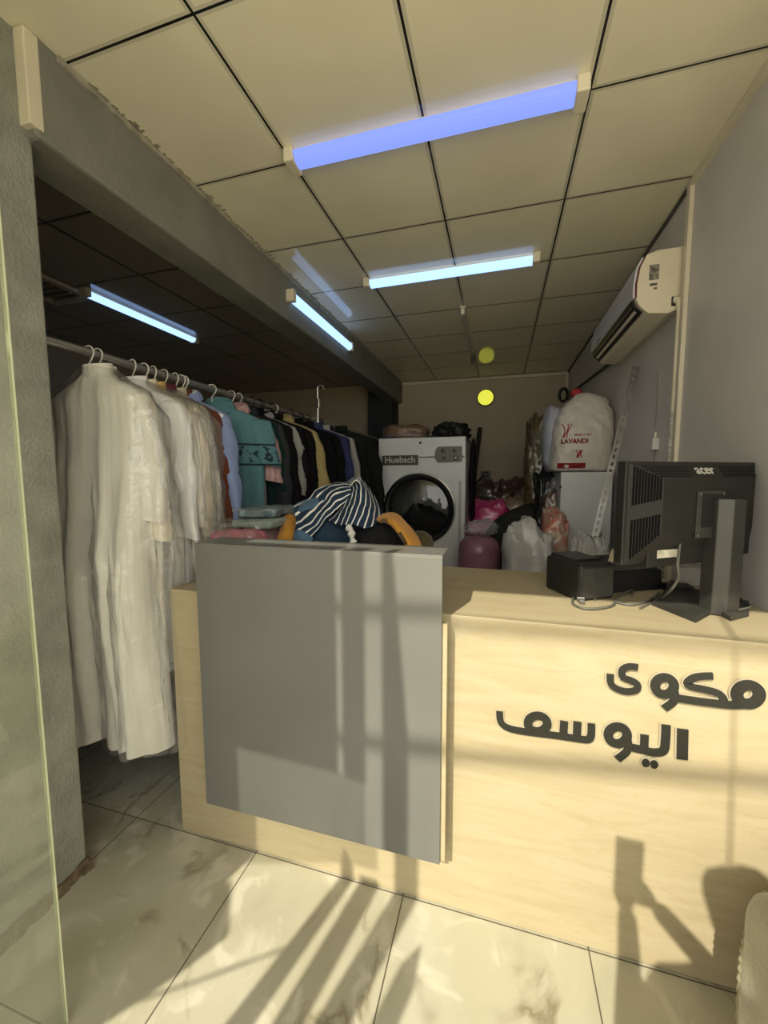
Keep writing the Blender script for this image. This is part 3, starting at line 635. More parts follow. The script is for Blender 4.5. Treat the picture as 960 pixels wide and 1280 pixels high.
bundle('wrapped_bundle', 'camouflage patterned blanket in clear plastic left of the sacks', 676, 565, 4.3, (.15,.18,.27), wrapmat('camo', (.05,.042,.018), (.20,.15,.06), 18), .0, 20, .2, 7)

# ------------------------------------------------------------------ things on the counter: monitor
mo = thing('computer_monitor', 'black computer monitor seen from behind on the counter', 'monitor', (.69,1.52,CT))
lA, rA = Vector((.358,1.35,0)), Vector((.832,1.667,0))
t_ = (rA-lA).normalized(); n_ = Vector((t_.y,-t_.x,0))            # n_ points to the viewer
def mp(s, z, dpt=0): return lA + t_*s + n_*dpt + Vector((0,0,z+H))
WM = (rA-lA).length; zb, zt = -.273, .041
def mbox(s0, s1, z0, z1, d0, d1): return MB().hexa([mp(s0,z0,d0),mp(s1,z0,d0),mp(s1,z0,d1),mp(s0,z0,d1)],[mp(s0,z1,d0),mp(s1,z1,d0),mp(s1,z1,d1),mp(s0,z1,d1)])
obj('bezel', mbox(0,WM,zb,zt,-.030,0), M['black'], mo, bevel=.003)
obj('screen', mbox(.015,WM-.015,zb+.02,zt-.015,-.0315,-.029), mat('dark_screen', (.01,.01,.012), .1, .5), mo)
bk = MB().hexa([mp(.012,zb+.004,0),mp(WM-.012,zb+.004,0),mp(WM-.012,zt-.006,0),mp(.012,zt-.006,0)],[mp(.115,zb+.095,.032),mp(WM-.05,zb+.095,.032),mp(WM-.05,zt-.05,.032),mp(.115,zt-.05,.032)])
obj('back_shell', bk, M['blackm'], mo, bevel=.002)
# vents follow the sloping left flank and the top band
vt = MB()
for kx in range(10):
    f = .12+.76*kx/9; s = .012+(.115-.012)*f; dd = .032*f; z0 = zb+.004+.091*f+.004; z1 = zt-.006-.044*f-.004; mid = (z0+z1)/2
    for a, b in ((z0,mid-.022),(mid+.022,z1)): vt.hexa([mp(s,a,dd),mp(s+.0055,a,dd+.0017),mp(s+.0055,b,dd+.0017),mp(s,b,dd)],[mp(s,a,dd+.0016),mp(s+.0055,a,dd+.0033),mp(s+.0055,b,dd+.0033),mp(s,b,dd+.0016)])
obj('side_vents', vt, mat('vent_black', (.004,.004,.004), .8, .1), mo)
vd = mat('vent_dark', (.006,.006,.006), .7, .2)
for kz in range(5):
    f = .2+.65*kz/4; z = zt-.006-.044*f; dd = .032*f
    for a, b in ((.03+.085*f,.235),(.375,WM-.015-.035*f)): obj('vent_slot', MB().hexa([mp(a,z,dd),mp(b,z,dd),mp(b,z-.003,dd+.0022),mp(a,z-.003,dd+.0022)],[mp(a,z,dd+.0016),mp(b,z,dd+.0016),mp(b,z-.003,dd+.0038),mp(a,z-.003,dd+.0038)]), vd, mo)

rotm = Matrix((t_, (Vector((0,0,1))*.8+n_*-.58).normalized(), (n_*.8+Vector((0,0,.58))).normalized())).transposed()
text('logo_lettering', 'acer', .048, mp(.298,zt-.026,.0195), M['print'], mo, rotm, .083, .0006, .0008)
obj('mount_plate', mbox(.255,.375,-.20,-.05,.032,.036), M['dusty'], mo, bevel=.002)
obj('mount_recess', mbox(.275,.36,-.165,-.06,.036,.038), M['black'], mo)
for s, z in ((.262,-.19),(.262,-.06),(.366,-.06)): obj('screw', MB().lathe([(.004,0),(.004,.003),(0,.003)], mp(s,z,.036), n_, 10), M['chrome'], mo)
cc = Vector((.695,1.518,0)); u1 = t_.lerp(Vector((1,.15,0)),.5).normalized(); w1 = Vector((u1.y,-u1.x,0))
def cq(a, b, z): return cc + u1*a + w1*b + Vector((0,0,z+H))
colp = [(-.052,-.03),(.045,-.03),(.052,-.01),(.035,.028),(-.012,.034),(-.046,.012)]
st_ = obj('stand_column', MB().hexa([cq(a,b,-.446) for a,b in colp],[cq(a,b,-.075) for a,b in colp]), mat('dark_grey_stand', (.03,.03,.026), .35, .5, var=.15), mo, bevel=.003)
obj('port', MB().box((-.008,-.002,-.004),(.008,.002,.004)), M['black'], st_)
bpy.data.objects[-1] if False else None
st_.children[0].location = cq(.014,.0355,-.285)-wloc(st_)
obj('stand_arm', MB().tube([mp(.33,-.12,.036), cq(0,-.03,-.12)], .03, 14), M['black'], mo, smooth=True)
obj('lower_shell', mbox(.09,WM-.07,zb-.012,zb+.095,-.012,.012), M['blackm'], mo, bevel=.003)
obj('rating_label', mbox(.128,.215,zb+.015,zb+.043,.0122,.0128), M['label'], mo)
pl = [az(815,757,CT),az(870,779,CT),az(893,766,CT),az(913,777,CT),az(936,771,CT),az(936,757,CT),az(905,748,CT),az(840,735,CT)]
obj('stand_base', MB().prism([(p.x,p.y,CT) for p in pl], (0,0,.016)), M['dusty'], mo, bevel=.002)
# receipt printer
nr, lf, rt = az(724,753,CT), az(681,735,CT), az(763,746,CT)
a_, b_ = (lf-nr), (rt-nr)
a_ = a_.normalized()*.19; b_ = Vector((-a_.y,a_.x,0)); b_ = (b_ if b_.x > 0 else -b_).normalized()*.15
if b_.dot(rt-nr) < 0: b_ = -b_
pr = thing('receipt_printer', 'black receipt printer on the counter to the left of the monitor', 'printer', nr+(a_+b_)*.5)
q4 = [nr, nr+b_, nr+a_+b_, nr+a_]; up = Vector((0,0,1))
obj('case', MB().hexa([p+up*.002 for p in q4],[p+up*.135 for p in q4]), M['blackm'], pr, bevel=.012)
obj('lid', MB().hexa([nr+a_*.25+b_*.08+up*.134, nr+a_*.25+b_*.92+up*.134, nr+a_*.95+b_*.92+up*.134, nr+a_*.95+b_*.08+up*.134],[nr+a_*.25+b_*.12+up*.142, nr+a_*.25+b_*.88+up*.142, nr+a_*.95+b_*.88+up*.146, nr+a_*.95+b_*.12+up*.146]), M['black'], pr, bevel=.004)
obj('front_face', MB().hexa([nr-a_*.012+b_*.06+up*.012, nr-a_*.012+b_*.94+up*.012, nr+b_*.94+up*.012, nr+b_*.06+up*.012],[nr-a_*.012+b_*.06+up*.12, nr-a_*.012+b_*.94+up*.12, nr+b_*.94+up*.12, nr+b_*.06+up*.12]), M['dusty'], pr, bevel=.003)
obj('paper_knob', MB().lathe([(.016,0),(.016,.014),(0,.016)], nr+a_*1.0+b_*.4+up*.09, a_.normalized(), 16), M['black'], pr)
# other counter clutter
kb = az(806,738,CT)
cd = thing('card_terminal', 'black sloped payment terminal on the counter under the monitor', 'payment terminal', (.50,1.72,CT))
obj('body', MB().hexa([(.40,1.66,CT+.001),(.62,1.78,CT+.001),(.56,1.90,CT+.001),(.34,1.78,CT+.001)],[(.40,1.67,CT+.075),(.62,1.79,CT+.075),(.565,1.89,CT+.125),(.345,1.77,CT+.125)]), M['black'], cd, bevel=.006)
obj('key_plate', MB().hexa([(.43,1.70,CT+.082),(.59,1.787,CT+.082),(.565,1.84,CT+.105),(.405,1.753,CT+.105)],[(.43,1.70,CT+.086),(.59,1.787,CT+.086),(.565,1.84,CT+.109),(.405,1.753,CT+.109)]), M['darkgrey'], cd)
ad = az(846,740,CT)
single('power_adapter', MB().box((ad.x-.045,ad.y-.03,CT+.001),(ad.x+.045,ad.y+.03,CT+.032)), M['blackm'], 'black power adapter among the cables behind the monitor stand', 'adapter', loc=(ad.x,ad.y,CT), bevel=.006)
pw = az(866,712,CT)
single('paper_box', MB().box((.70,1.86,CT+.001),(.80,1.93,CT+.075)), mat('pale_grey_card', (.40,.39,.36), .7), 'small pale box on the counter behind the monitor stand', 'box', loc=(.75,1.9,CT), bevel=.004)
single('paper_slip', MB().prism([az(760,703,CT+.12),az(764,688,CT+.15),az(772,683,CT+.15),az(774,704,CT+.12)], (0,.004,.0)), mat('cream_paper', (.60,.52,.37), .7), 'cream paper slip standing between the printer and the monitor', 'paper')
for nm, lb, pts, r, mt in (
  ('cable', 'grey cable hanging from the monitor down to the counter', [mp(.22,zb+.06,.014), ay(847,706,1.42), ay(848,722,1.44), ay(838,738,1.48), az(822,750,CT+.007), az(800,760,CT+.006)], .0042, M['greycable']),
  ('cable', 'grey cable looped on the counter in front of the printer', [tuple(az(*q,CT+.006)) for q in ((745,749),(722,744),(716,754),(735,761),(765,757),(772,746),(790,738),(789,745))], .0042, M['greycable']),
  ('cable', 'grey cable lying straight along the counter between printer and monitor', [tuple(az(*q,CT+.005)) for q in ((768,752),(790,756),(812,750),(824,741))], .004, M['greycable']),
  ('cable', 'black cable crossing the counter behind the monitor stand', [tuple(az(*q,CT+.006)) for q in ((812,748),(835,752),(868,748),(884,736),(900,728))], .004, M['black']),
  ('cable', 'black cable above it running to the monitor stand', [tuple(az(*q,CT+.012)) for q in ((838,726),(860,729),(880,724),(895,717))], .004, M['black']),
  ('cable', 'short grey cable sticking out at the right of the stand base', [tuple(az(*q,CT+.02)) for q in ((905,748),(918,744),(930,752),(938,758),(925,762))], .0035, M['greycable'])):
    single(nm, MB().tube(spline(pts, 40), r, 8), mt, lb, 'cable', 'cables on the counter', loc=pts[-1], smooth=True)
pg = thing('cable_plug', 'silver cable plug lying at the front of the printer', 'plug', az(726,748,CT))
pp = az(724,750,CT); obj('shell', MB().box((pp.x-.012,pp.y-.03,CT+.001),(pp.x+.012,pp.y-.004,CT+.018)), M['galv'], pg, bevel=.002); obj('grip', MB().box((pp.x-.009,pp.y-.055,CT+.002),(pp.x+.009,pp.y-.028,CT+.016)), M['greycable'], pg, bevel=.003)

# ------------------------------------------------------------------ clothes heaped behind the grey board
def stripe_mat(name, a, b, n, width, axis):
    m = bpy.data.materials.new(name); m.use_nodes = True; N = m.node_tree.nodes; L = m.node_tree.links; bs = N['Principled BSDF']
    uv = N.new('ShaderNodeUVMap'); sx = N.new('ShaderNodeSeparateXYZ'); L.new(uv.outputs[0], sx.inputs[0])
    def mth(op, x, y):
        q = N.new('ShaderNodeMath'); q.operation = op
        for i, v in enumerate((x,y)):
            if isinstance(v,(int,float)): q.inputs[i].default_value = v
            else: L.new(v, q.inputs[i])
        return q.outputs[0]
    f = mth('LESS_THAN', mth('FRACT', mth('MULTIPLY', sx.outputs[axis], n), 0), width)
    mx = N.new('ShaderNodeMix'); mx.data_type = 'RGBA'; L.new(f, mx.inputs[0]); mx.inputs[6].default_value = (*a,1); mx.inputs[7].default_value = (*b,1)
    L.new(mx.outputs[2], bs.inputs['Base Color']); bs.inputs['Roughness'].default_value = .85; bs.inputs['Specular IOR Level'].default_value = .2
    return m
def cloth(name, col, **kw): return mat(name, col, .85, .15, var=kw.pop('var',.12), vscale=8, bump=.12, bscale=150, sheen=.1, **kw)
def ZP(X, Y, dy): return ay(360+X/5.333, 590+Y/5.333, dy)
ss = thing('striped_shirt', 'crumpled navy shirt with white stripes on top of the clothes heap', 'shirt', (-.5,1.55,CT+.2))
patch('shirt_body', [[ZP(395,85,1.70),ZP(435,55,1.68),ZP(468,33,1.66),ZP(525,90,1.66),ZP(590,185,1.68)],
                     [ZP(395,150,1.60),ZP(440,140,1.58),ZP(500,120,1.57),ZP(560,195,1.58),ZP(612,240,1.62)],
                     [ZP(335,255,1.53),ZP(405,250,1.50),ZP(480,255,1.49),ZP(560,280,1.51),ZP(625,275,1.58)],
                     [ZP(275,328,1.50),ZP(360,352,1.46),ZP(440,356,1.45),ZP(535,372,1.46),ZP(632,298,1.55)]], stripe_mat('navy_white_stripe', (.012,.025,.05), (.58,.58,.55), 9, .22, 0), ss, wr=.012)
patch('shirt_sleeve', [[ZP(415,72,1.66),ZP(300,72,1.66),ZP(200,115,1.62),ZP(120,190,1.58),ZP(45,235,1.55)],
                      [ZP(420,115,1.60),ZP(315,140,1.57),ZP(230,225,1.53),ZP(150,310,1.49),ZP(62,375,1.47)],
                      [ZP(425,170,1.57),ZP(335,240,1.52),ZP(262,315,1.49),ZP(200,385,1.46),ZP(150,452,1.44)]], stripe_mat('navy_white_stripe_b', (.012,.025,.05), (.58,.58,.55), 5.4, .26, 1), ss, wr=.012, seed=2)
patch('collar', [[ZP(405,62,1.69),ZP(440,40,1.66),ZP(470,28,1.64),ZP(490,50,1.62)],[ZP(412,100,1.62),ZP(432,72,1.6),ZP(455,55,1.59),ZP(480,75,1.6)]], stripe_mat('stripe_c', (.012,.025,.05), (.58,.58,.55), 3, .3, 1), ss, wr=.004)
patch('cuff', [[ZP(52,395,1.48),ZP(80,388,1.46),ZP(120,410,1.45),ZP(168,440,1.45)],[ZP(38,470,1.45),ZP(60,440,1.43),ZP(105,450,1.42),ZP(160,475,1.43)],[ZP(38,520,1.45),ZP(60,510,1.43),ZP(105,520,1.42),ZP(150,530,1.43)]], cloth('denim_blue', (.055,.11,.18)), ss, wr=.004, thick=.012)
patch('folded_hem', [[ZP(90,200,1.60),ZP(180,165,1.60),ZP(280,140,1.60)],[ZP(40,235,1.55),ZP(150,230,1.54),ZP(230,215,1.55)],[ZP(45,280,1.55),ZP(120,300,1.53),ZP(170,260,1.54)],[ZP(70,330,1.56),ZP(130,330,1.55),ZP(160,300,1.56)]], cloth('faded_navy', (.05,.095,.15)), ss, wr=.008, thick=.01)
heap = 'heaped clothes behind the grey board'
def pile(name, label, px, py, Y, rad, mt, seed, amp=.2, sc=7, pw=.85, cat='garment', rot=0):
    p = ay(px, py, Y); zt_ = p.z
    return single(name, MB().sphere((p.x,Y,(zt_+CT)/2), (rad[0],rad[1],(zt_-CT)/2*1.03), 32, lump(seed,amp,sc), zmin=CT+.001, rot=rot, pw=pw), mt, label, cat, heap, loc=(p.x,Y,CT), smooth=True)
pile('navy_garment', 'plain navy garment under the striped shirt', 411, 646, 1.58, (.165,.12), cloth('navy', (.016,.034,.062)), 31, .14, 6)
pile('black_garment', 'plain black garment heaped to the right of the navy one', 478, 648, 1.60, (.16,.12), cloth('black_jersey', (.010,.010,.011)), 32, .16, 6)
mu = thing('mustard_shirt', 'mustard yellow shirt draped over the black garment', 'shirt', (-.33,1.62,CT), heap)
patch('shirt', [[ZP(590,305,1.62),ZP(640,290,1.60),ZP(715,288,1.57),ZP(785,355,1.54),ZP(850,435,1.51),ZP(888,530,1.48)],
                [ZP(600,322,1.52),ZP(645,310,1.48),ZP(705,330,1.45),ZP(765,395,1.43),ZP(815,470,1.42),ZP(850,540,1.42)],
                [ZP(610,335,1.48),ZP(650,325,1.445),ZP(700,350,1.42),ZP(745,410,1.405),ZP(785,480,1.40),ZP(805,545,1.40)]], cloth('mustard', (.42,.20,.03)), mu, wr=.006, thick=.02)
ml = thing('mustard_garment', 'mustard yellow garment wedged between the wrapped clothes and the striped shirt', 'garment', (-.75,1.55,CT), heap)
def ZQ(X, Y, dy): return ay(260+X/6, 590+Y/6, dy)
patch('garment', [[ZQ(575,345,1.64),ZQ(610,330,1.64),ZQ(650,340,1.64),ZQ(680,385,1.62)],[ZQ(560,420,1.58),ZQ(600,400,1.57),ZQ(640,410,1.57),ZQ(665,440,1.57)],[ZQ(525,520,1.5),ZQ(560,510,1.49),ZQ(610,515,1.49),ZQ(640,530,1.5)],[ZQ(515,580,1.47),ZQ(560,580,1.47),ZQ(610,580,1.47),ZQ(640,580,1.47)]], cloth('mustard_b', (.40,.19,.03)), ml, wr=.008, thick=.02)
pile('olive_garment', 'olive brown garment rolled up at the right end of the heap', 526, 664, 1.78, (.062,.07), cloth('olive', (.065,.052,.024)), 33, .1, 5)
single('white_tag_ribbon', MB().tube(spline([ZP(400,370,1.45),ZP(420,385,1.44),ZP(425,430,1.43),ZP(435,470,1.43)],16), [.012+.004*math.sin(k*.9) for k in range(17)], 8), cloth('white_cloth', (.55,.55,.52)), 'small white cloth strip hanging out under the striped shirt', 'cloth', heap, smooth=True)
def folded(label, px0, px1, pyt, Y0, Y1, zb_, h, mt, seed):
    a, b = ay(px0,pyt,Y0), ay(px1,pyt,Y0); cx, cy = (a.x+b.x)/2, (Y0+Y1)/2
    o = thing('folded_garment', label, 'garment', (cx,cy,zb_), heap)
    obj('cloth', MB().sphere((cx,cy,zb_+h/2), ((b.x-a.x)/2,(Y1-Y0)/2,h/2), 36, lump(seed,.22,11), zmin=zb_+.0005, pw=.5), mt, o, smooth=True)
    obj('plastic_wrap', MB().sphere((cx,cy,zb_+h/2), ((b.x-a.x)/2*1.05,(Y1-Y0)/2*1.05,h/2*1.1), 32, lump(seed+4,.3,14), zmin=zb_+.0003, pw=.55), M['film'], o, smooth=True)
    return o
folded('pinkish folded garment in plastic at the bottom of the wrapped stack', 255, 325, 672, 1.40, 1.68, CT+.001, .222, cloth('rose', (.34,.12,.15)), 41)
folded('pale green folded garment in plastic in the middle of the wrapped stack', 280, 335, 660, 1.45, 1.74, CT+.224, .04, cloth('sage', (.19,.24,.21)), 42)
folded('grey blue striped folded garment on top of the wrapped stack', 290, 338, 650, 1.50, 1.78, CT+.265, .045, mat('grey_blue_stripe', (.11,.15,.165), .8, .2, var=.6, vscale=9, stretch=(1,8,1)), 43)
pile('lilac_garment', 'lilac blue garment in plastic beside the mustard one', 345, 655, 1.72, (.06,.09), mat('lilac', (.22,.25,.40), .6, .3, coat=.5, crinkle=.4, bscale=30), 36, .15, 7)

# ------------------------------------------------------------------ garment rail, hangers, garments
RXx, RZ = -1.6, .497+H
rl = thing('garment_rail', 'long steel garment rail running back along the left side', 'rail', (RXx,3.1,0))
obj('pipe', MB().tube([(RXx,.98,RZ),(RXx,5.6,RZ-.005)], .0165, 14), M['rail'], rl, smooth=True)
obj('post', MB().tube([(RXx,5.58,0),(RXx,5.58,RZ)], .0165, 12), M['rail'], rl, smooth=True)
obj('wall_bracket', MB().box((RXx-.04,1.035,RZ-.04),(RXx+.04,1.05,RZ+.04)), M['rail'], rl)
hp = thing('upright_hook_pole', 'thin steel upright with a hooked end rising above the garment rail', 'pole', (RXx+.02,3.33,0))
obj('pole', MB().tube([(RXx+.035,3.33,0),(RXx+.03,3.33,.76+H)], .011, 10), M['chrome'], hp, smooth=True)
obj('hook', MB().tube([(RXx+.03+.03*(1-math.cos(a)), 3.33, .76+H+.035*math.sin(a)) for a in [k*math.pi/10 for k in range(11)]], .009, 8), M['chrome'], hp, smooth=True)
obj('clamp', MB().box((RXx+.012,3.315,.60+H),(RXx+.05,3.345,.68+H)), M['chrome'], hp, bevel=.004)
def hanger(y, rz, label, hw, black=False):
    P = []
    for k in range(15): a = math.pi*(-.05+1.15*k/14); P.append((0,.0+.026*math.cos(a)*1.0, .010+.026*math.sin(a)))
    P = P[::-1]
    # hook loops over the rail (in the plane across the rail axis)
    hook = [(p[1],0,p[2]) for p in P]
    pts = hook[::-1] + []
    hook = [(.026*math.cos(a), 0, .0+.026*math.sin(a)) for a in [math.pi*(1.05-1.25*k/14) for k in range(15)]] + [(.012,0,-.03),(.0,0,-.045),(0,0,-.085)]
    w = hw*.85
    frame = [(0,0,-.085),(-w*.5,0,-.12),(-w,0,-.165),(-w*.9,0,-.185),(0,0,-.185),(w*.9,0,-.185),(w,0,-.165),(w*.5,0,-.12),(0,0,-.085)]
    R = Matrix.Rotation(rz,3,'Z'); o = Vector((RXx,y,RZ+.0))
    mb = MB().tube([R@Vector(p)+o for p in hook], .0035, 7).tube([R@Vector(p)+o for p in frame], .003, 6)
    return single('wire_hanger', mb, M['black'] if black else M['wire'], label, 'hanger', 'hangers on the garment rail', loc=o, smooth=True)
def yat(px, py, X): d = ray(px, py); return X*d.y/d.x
def garment(desc, kind, y, hw, length, mt, rz=0., sl=.55, flare=.03, collar='stand', cover=0, seed=1, depth=.034, fold=.012, dx=0., cmat=None, cat='garment', splay=.05, hang=True, band=None, short=False):
    if isinstance(y, tuple):
        e_ = hw+splay+.02+(.03 if short else 0) if sl else hw+flare*.6
        y = yat(*y, RXx+dx+e_*math.cos(rz)) - e_*math.sin(rz)
    o = thing(kind, desc, cat, (RXx+dx, y, RZ), 'garments hanging on the rail')
    R = Matrix.Rotation(rz,3,'Z'); org = Vector((RXx+dx, y, RZ)); rnd = random.Random(seed)
    ph = [rnd.uniform(0,6.28) for _ in range(6)]; nt_ = 88
    def W_(p): return R @ Vector(p) + org
    def ring(z, w, dd, t, grow=0, crk=0):
        out = []
        for k in range(nt_):
            a = 2*math.pi*k/nt_; ca, sa = math.cos(a), math.sin(a)
            uu = (w+grow)*math.copysign(abs(ca)**.85, ca); vv = (dd+grow*.7)*math.copysign(abs(sa)**.75, sa)
            fa = fold*min(1,t*2.2)
            side = 1 if sa < 0 else -1
            cr_ = lambda x: 1-2*abs(math.sin(x/2))
            vv += side*fa*(cr_(uu*46+ph[0]+1.0*math.sin(z*2+ph[1])) + .6*cr_(uu*83+ph[2]+z*1.5)) + fa*1.2*math.sin(uu*20+ph[3])
            uu += fa*.7*math.sin(z*5+ph[4])*t
            zz = z + (.012*math.sin(uu*30+ph[5]) if t > .97 else 0)
            p = Vector((uu,vv,zz))
            if crk: p += Vector((.6,.8,.2))*crk*fbm((uu,vv*2,z),seed,11)
            p += Vector((0,side,0))*(.010*(.3-abs(fbm((uu,0,z*.6),seed+3,11))))
            out.append(W_(p))
        return out
    top_ = [(-.083,.052,.042,0),(-.096,.062,.045,0),(-.115,hw*.42,.045,.02),(-.14,hw*.72,.048,.05),(-.165,hw*.92,.052,.08),(-.20,hw,.056,.12)]
    rings = [ring(*r) for r in top_]
    n = 30
    for i in range(1, n+1):
        t = i/n; z = -.20-(length-.2)*t; w = hw*(1-.05*math.sin(min(t*3,1)*3.14)) + flare*t; rings.append(ring(z, w, .05+(depth-.05)*min(1,t*2.5), max(.13,t)))
    mb = MB().loft(rings, False)
    body = obj('body', mb, mt, o, smooth=True)
    if sl:
        for sgn in (-1,1):
            rg = []; m_ = 26; sg_ = lambda v, e: math.copysign(abs(v)**e, v)
            for i in range(m_+1):
                t = i/m_; z = -.165-sl*t; cu = sgn*(hw-.03+splay*t**.8 + (.012*t if short else 0)); ru = (.045+.022*min(1,t*3))*(1-.12*t) + (.012 if short else 0); rv = (.04+.008*math.sin(t*3))*(1-.2*t)
                if i == 0: ru, rv = .02, .025
                r_ = []
                for k in range(28):
                    a = 2*math.pi*k/28; p = Vector((cu+ru*sg_(math.cos(a),.8)+.006*math.sin(z*26+ph[2]), rv*sg_(math.sin(a),.7), z+.014*math.cos(a)*sgn*-t))
                    p += Vector((math.cos(a)*.7,math.sin(a),0))*(.016*(.25-abs(fbm((p.x*.8,p.y,p.z*1.3),seed+5,13)))+.006*math.sin(3*a+z*9+ph[1])); r_.append(W_(p))
                rg.append(r_)
            obj('sleeve', MB().loft(rg, True), mt, o, smooth=True)
    cm = cmat or mt
    if collar == 'stand':
        obj('collar', MB().loft([[W_((.052*math.cos(a)*k1,.042*math.sin(a)*k1,z+.010*math.sin(a))) for a in [2*math.pi*j/24 for j in range(24)]] for z,k1 in ((-.10,1.12),(-.08,1.15),(-.050,1.10),(-.048,1.0),(-.09,.98))], False), cm, o, smooth=True)
    elif collar == 'shirt':
        obj('collar', MB().loft([[W_((.06*math.cos(a)*k1,.048*math.sin(a)*k1,z+zz*(math.sin(a)))) for a in [2*math.pi*j/24 for j in range(24)]] for z,k1,zz in ((-.105,.95,.02),(-.072,.98,.025),(-.062,1.06,.025),(-.088,1.32,.034),(-.112,1.48,.045))], False), cm, o, smooth=True, solid=.003)
    if cover:
        cr = [ring(-.055,.03,.03,0,0,.004), ring(-.075,.075,.055,0,0,.01)] + [ring(z, max(w,.07)+.025, dd+.012, t, .012, .018) for z,w,dd,t in top_[2:]]
        for i in range(1, 20):
            t = i/19; z = -.20-(cover-.2)*t; w = hw+(.055 if sl else .01)+.025+flare*t*.8; cr.append(ring(z, w, .064+(depth-.05)*min(1,t*2.5), max(.13,t), .010, .014))
        obj('plastic_cover', MB().loft(cr, False), M['film'], o, smooth=True)['label'] = 'clear plastic cover'
    if hang: hanger(y, rz+rnd.uniform(-.15,.15), 'wire hanger of the '+desc, hw, black=('black' in desc or 'charcoal' in desc))
    return o
F_ = lambda n, c_, **k: mat(n, c_, k.pop('rough',.8), .25 if max(c_) > .05 else .08, var=k.pop('var',.06), vscale=k.pop('vs',7), sheen=.05 if max(c_) > .1 else 0, bump=.5, bscale=k.pop('bs',22), bstretch=(1.6,1.6,.22), **k)
M['cream_f'] = F_('cream_cotton', (.63,.615,.565)); M['white_f'] = F_('white_cotton', (.74,.74,.75)); M['ivory'] = F_('ivory_cotton', (.66,.60,.47))
garment('long cream robe in clear plastic at the front of the rail', 'long_robe', 1.27, .215, 1.61, M['cream_f'], rz=.02, sl=.50, flare=.03, cover=1.60, seed=1, depth=.085, fold=.022, dx=.045, splay=.035, cat='robe')
garment('second cream robe directly behind the front one', 'long_robe', (206,620), .215, 1.42, M['ivory'], sl=.58, flare=.05, seed=2, dx=.02, cat='robe', cover=1.3)
garment('white robe in plastic third from the front end of the rail', 'long_robe', (245,640), .23, 1.34, M['white_f'], sl=.60, flare=.04, seed=3, cover=.85, dx=.01, cat='robe')
garment('pale cream robe in plastic behind the white robe', 'long_robe', (253,620), .225, 1.30, F_('pale_cream', (.70,.64,.53)), sl=.55, flare=.05, seed=4, cover=1.0, cat='robe')
garment('ivory robe with a yellowish collar in plastic', 'long_robe', (263,630), .225, 1.30, F_('ivory2', (.66,.58,.45)), sl=.60, flare=.04, seed=5, cmat=F_('yellow_collar', (.55,.38,.12)), cover=1.05, cat='robe')
garment('glittering silver dress with maroon cuffs in plastic', 'sequin_dress', (272,620), .215, 1.05, mat('silver_sequins', (.28,.24,.19), .4, .6, var=.8, vscale=60, col2=(.62,.60,.52), crinkle=.4, bscale=80), sl=.62, flare=.02, seed=6, cover=1.0, cmat=F_('maroon_cloth', (.10,.012,.025)), cat='dress')
garment('flared beige dress hanging in front of the brown coat', 'beige_dress', (285,655), .20, 1.20, F_('beige_cotton', (.42,.38,.29)), sl=0, flare=.14, seed=7, cat='dress')
garment('rust brown coat near the light blue shirt', 'brown_coat', (291,640), .215, 1.10, F_('rust_brown', (.105,.030,.013)), sl=.60, flare=.05, seed=8, cat='coat')
garment('white shirt tucked behind the brown coat', 'dress_shirt', (294,600), .22, .85, M['white_f'], sl=.58, flare=.0, seed=9, collar='shirt', cat='shirt')
garment('light blue shirt with long sleeves', 'dress_shirt', (303,640), .225, .88, F_('light_blue', (.20,.26,.46)), sl=.62, flare=.02, seed=10, collar='shirt', cat='shirt', dx=.01, splay=.07)
def polo_mat():
    m = F_('teal_print', (.075,.18,.21), var=.05); N = m.node_tree.nodes; L = m.node_tree.links; bs = N['Principled BSDF']
    src = bs.inputs['Base Color'].links[0].from_socket
    tc = N.new('ShaderNodeTexCoord'); sp_ = N.new('ShaderNodeSeparateXYZ'); L.new(tc.outputs['Object'], sp_.inputs[0])
    def mth(op, x, y, z=0):
        q = N.new('ShaderNodeMath'); q.operation = op
        for i, v in enumerate((x,y,z)):
            if isinstance(v,(int,float)): q.inputs[i].default_value = v
            else: L.new(v, q.inputs[i])
        return q.outputs[0]
    z = sp_.outputs[2]
    l1 = mth('COMPARE', z, -.315, .006); l2 = mth('COMPARE', z, -.43, .006)
    nz = N.new('ShaderNodeTexNoise'); nz.inputs['Scale'].default_value = 26; L.new(tc.outputs['Object'], nz.inputs['Vector'])
    bl = mth('MULTIPLY', mth('COMPARE', z, -.37, .045), mth('GREATER_THAN', nz.outputs['Fac'], .58))
    f = mth('MAXIMUM', mth('MAXIMUM', l1, l2), bl)
    mx = N.new('ShaderNodeMix'); mx.data_type = 'RGBA'; L.new(f, mx.inputs[0]); L.new(src, mx.inputs[6]); mx.inputs[7].default_value = (.012,.03,.04,1)
    L.new(mx.outputs[2], bs.inputs['Base Color']); return m
garment('teal polo shirt with a dark printed band turned towards the counter', 'polo_shirt', (350,590), .235, .80, polo_mat(), rz=.55, sl=.27, flare=.0, seed=11, collar='shirt', dx=.05, splay=.04, short=True, cat='shirt', depth=.05, cmat=F_('teal', (.075,.19,.22)))
garment('pink and white striped shirt behind the teal polo', 'dress_shirt', (352,580), .19, .86, mat('pink_stripe', (.34,.15,.17), .8, .2, var=.5, vscale=5, stretch=(9,9,.3), col2=(.50,.38,.36)), rz=.1, sl=.36, flare=.0, seed=12, collar='shirt', short=True, dx=.03, cat='shirt')
garment('dark green and navy shirt behind the pink striped one', 'dress_shirt', (357,590), .24, .90, mat('green_navy', (.006,.010,.022), .85, .15, vscale=1.2, col2=(.006,.035,.022)), sl=.42, seed=13, collar='shirt', dx=.0, cat='shirt', rz=.05)
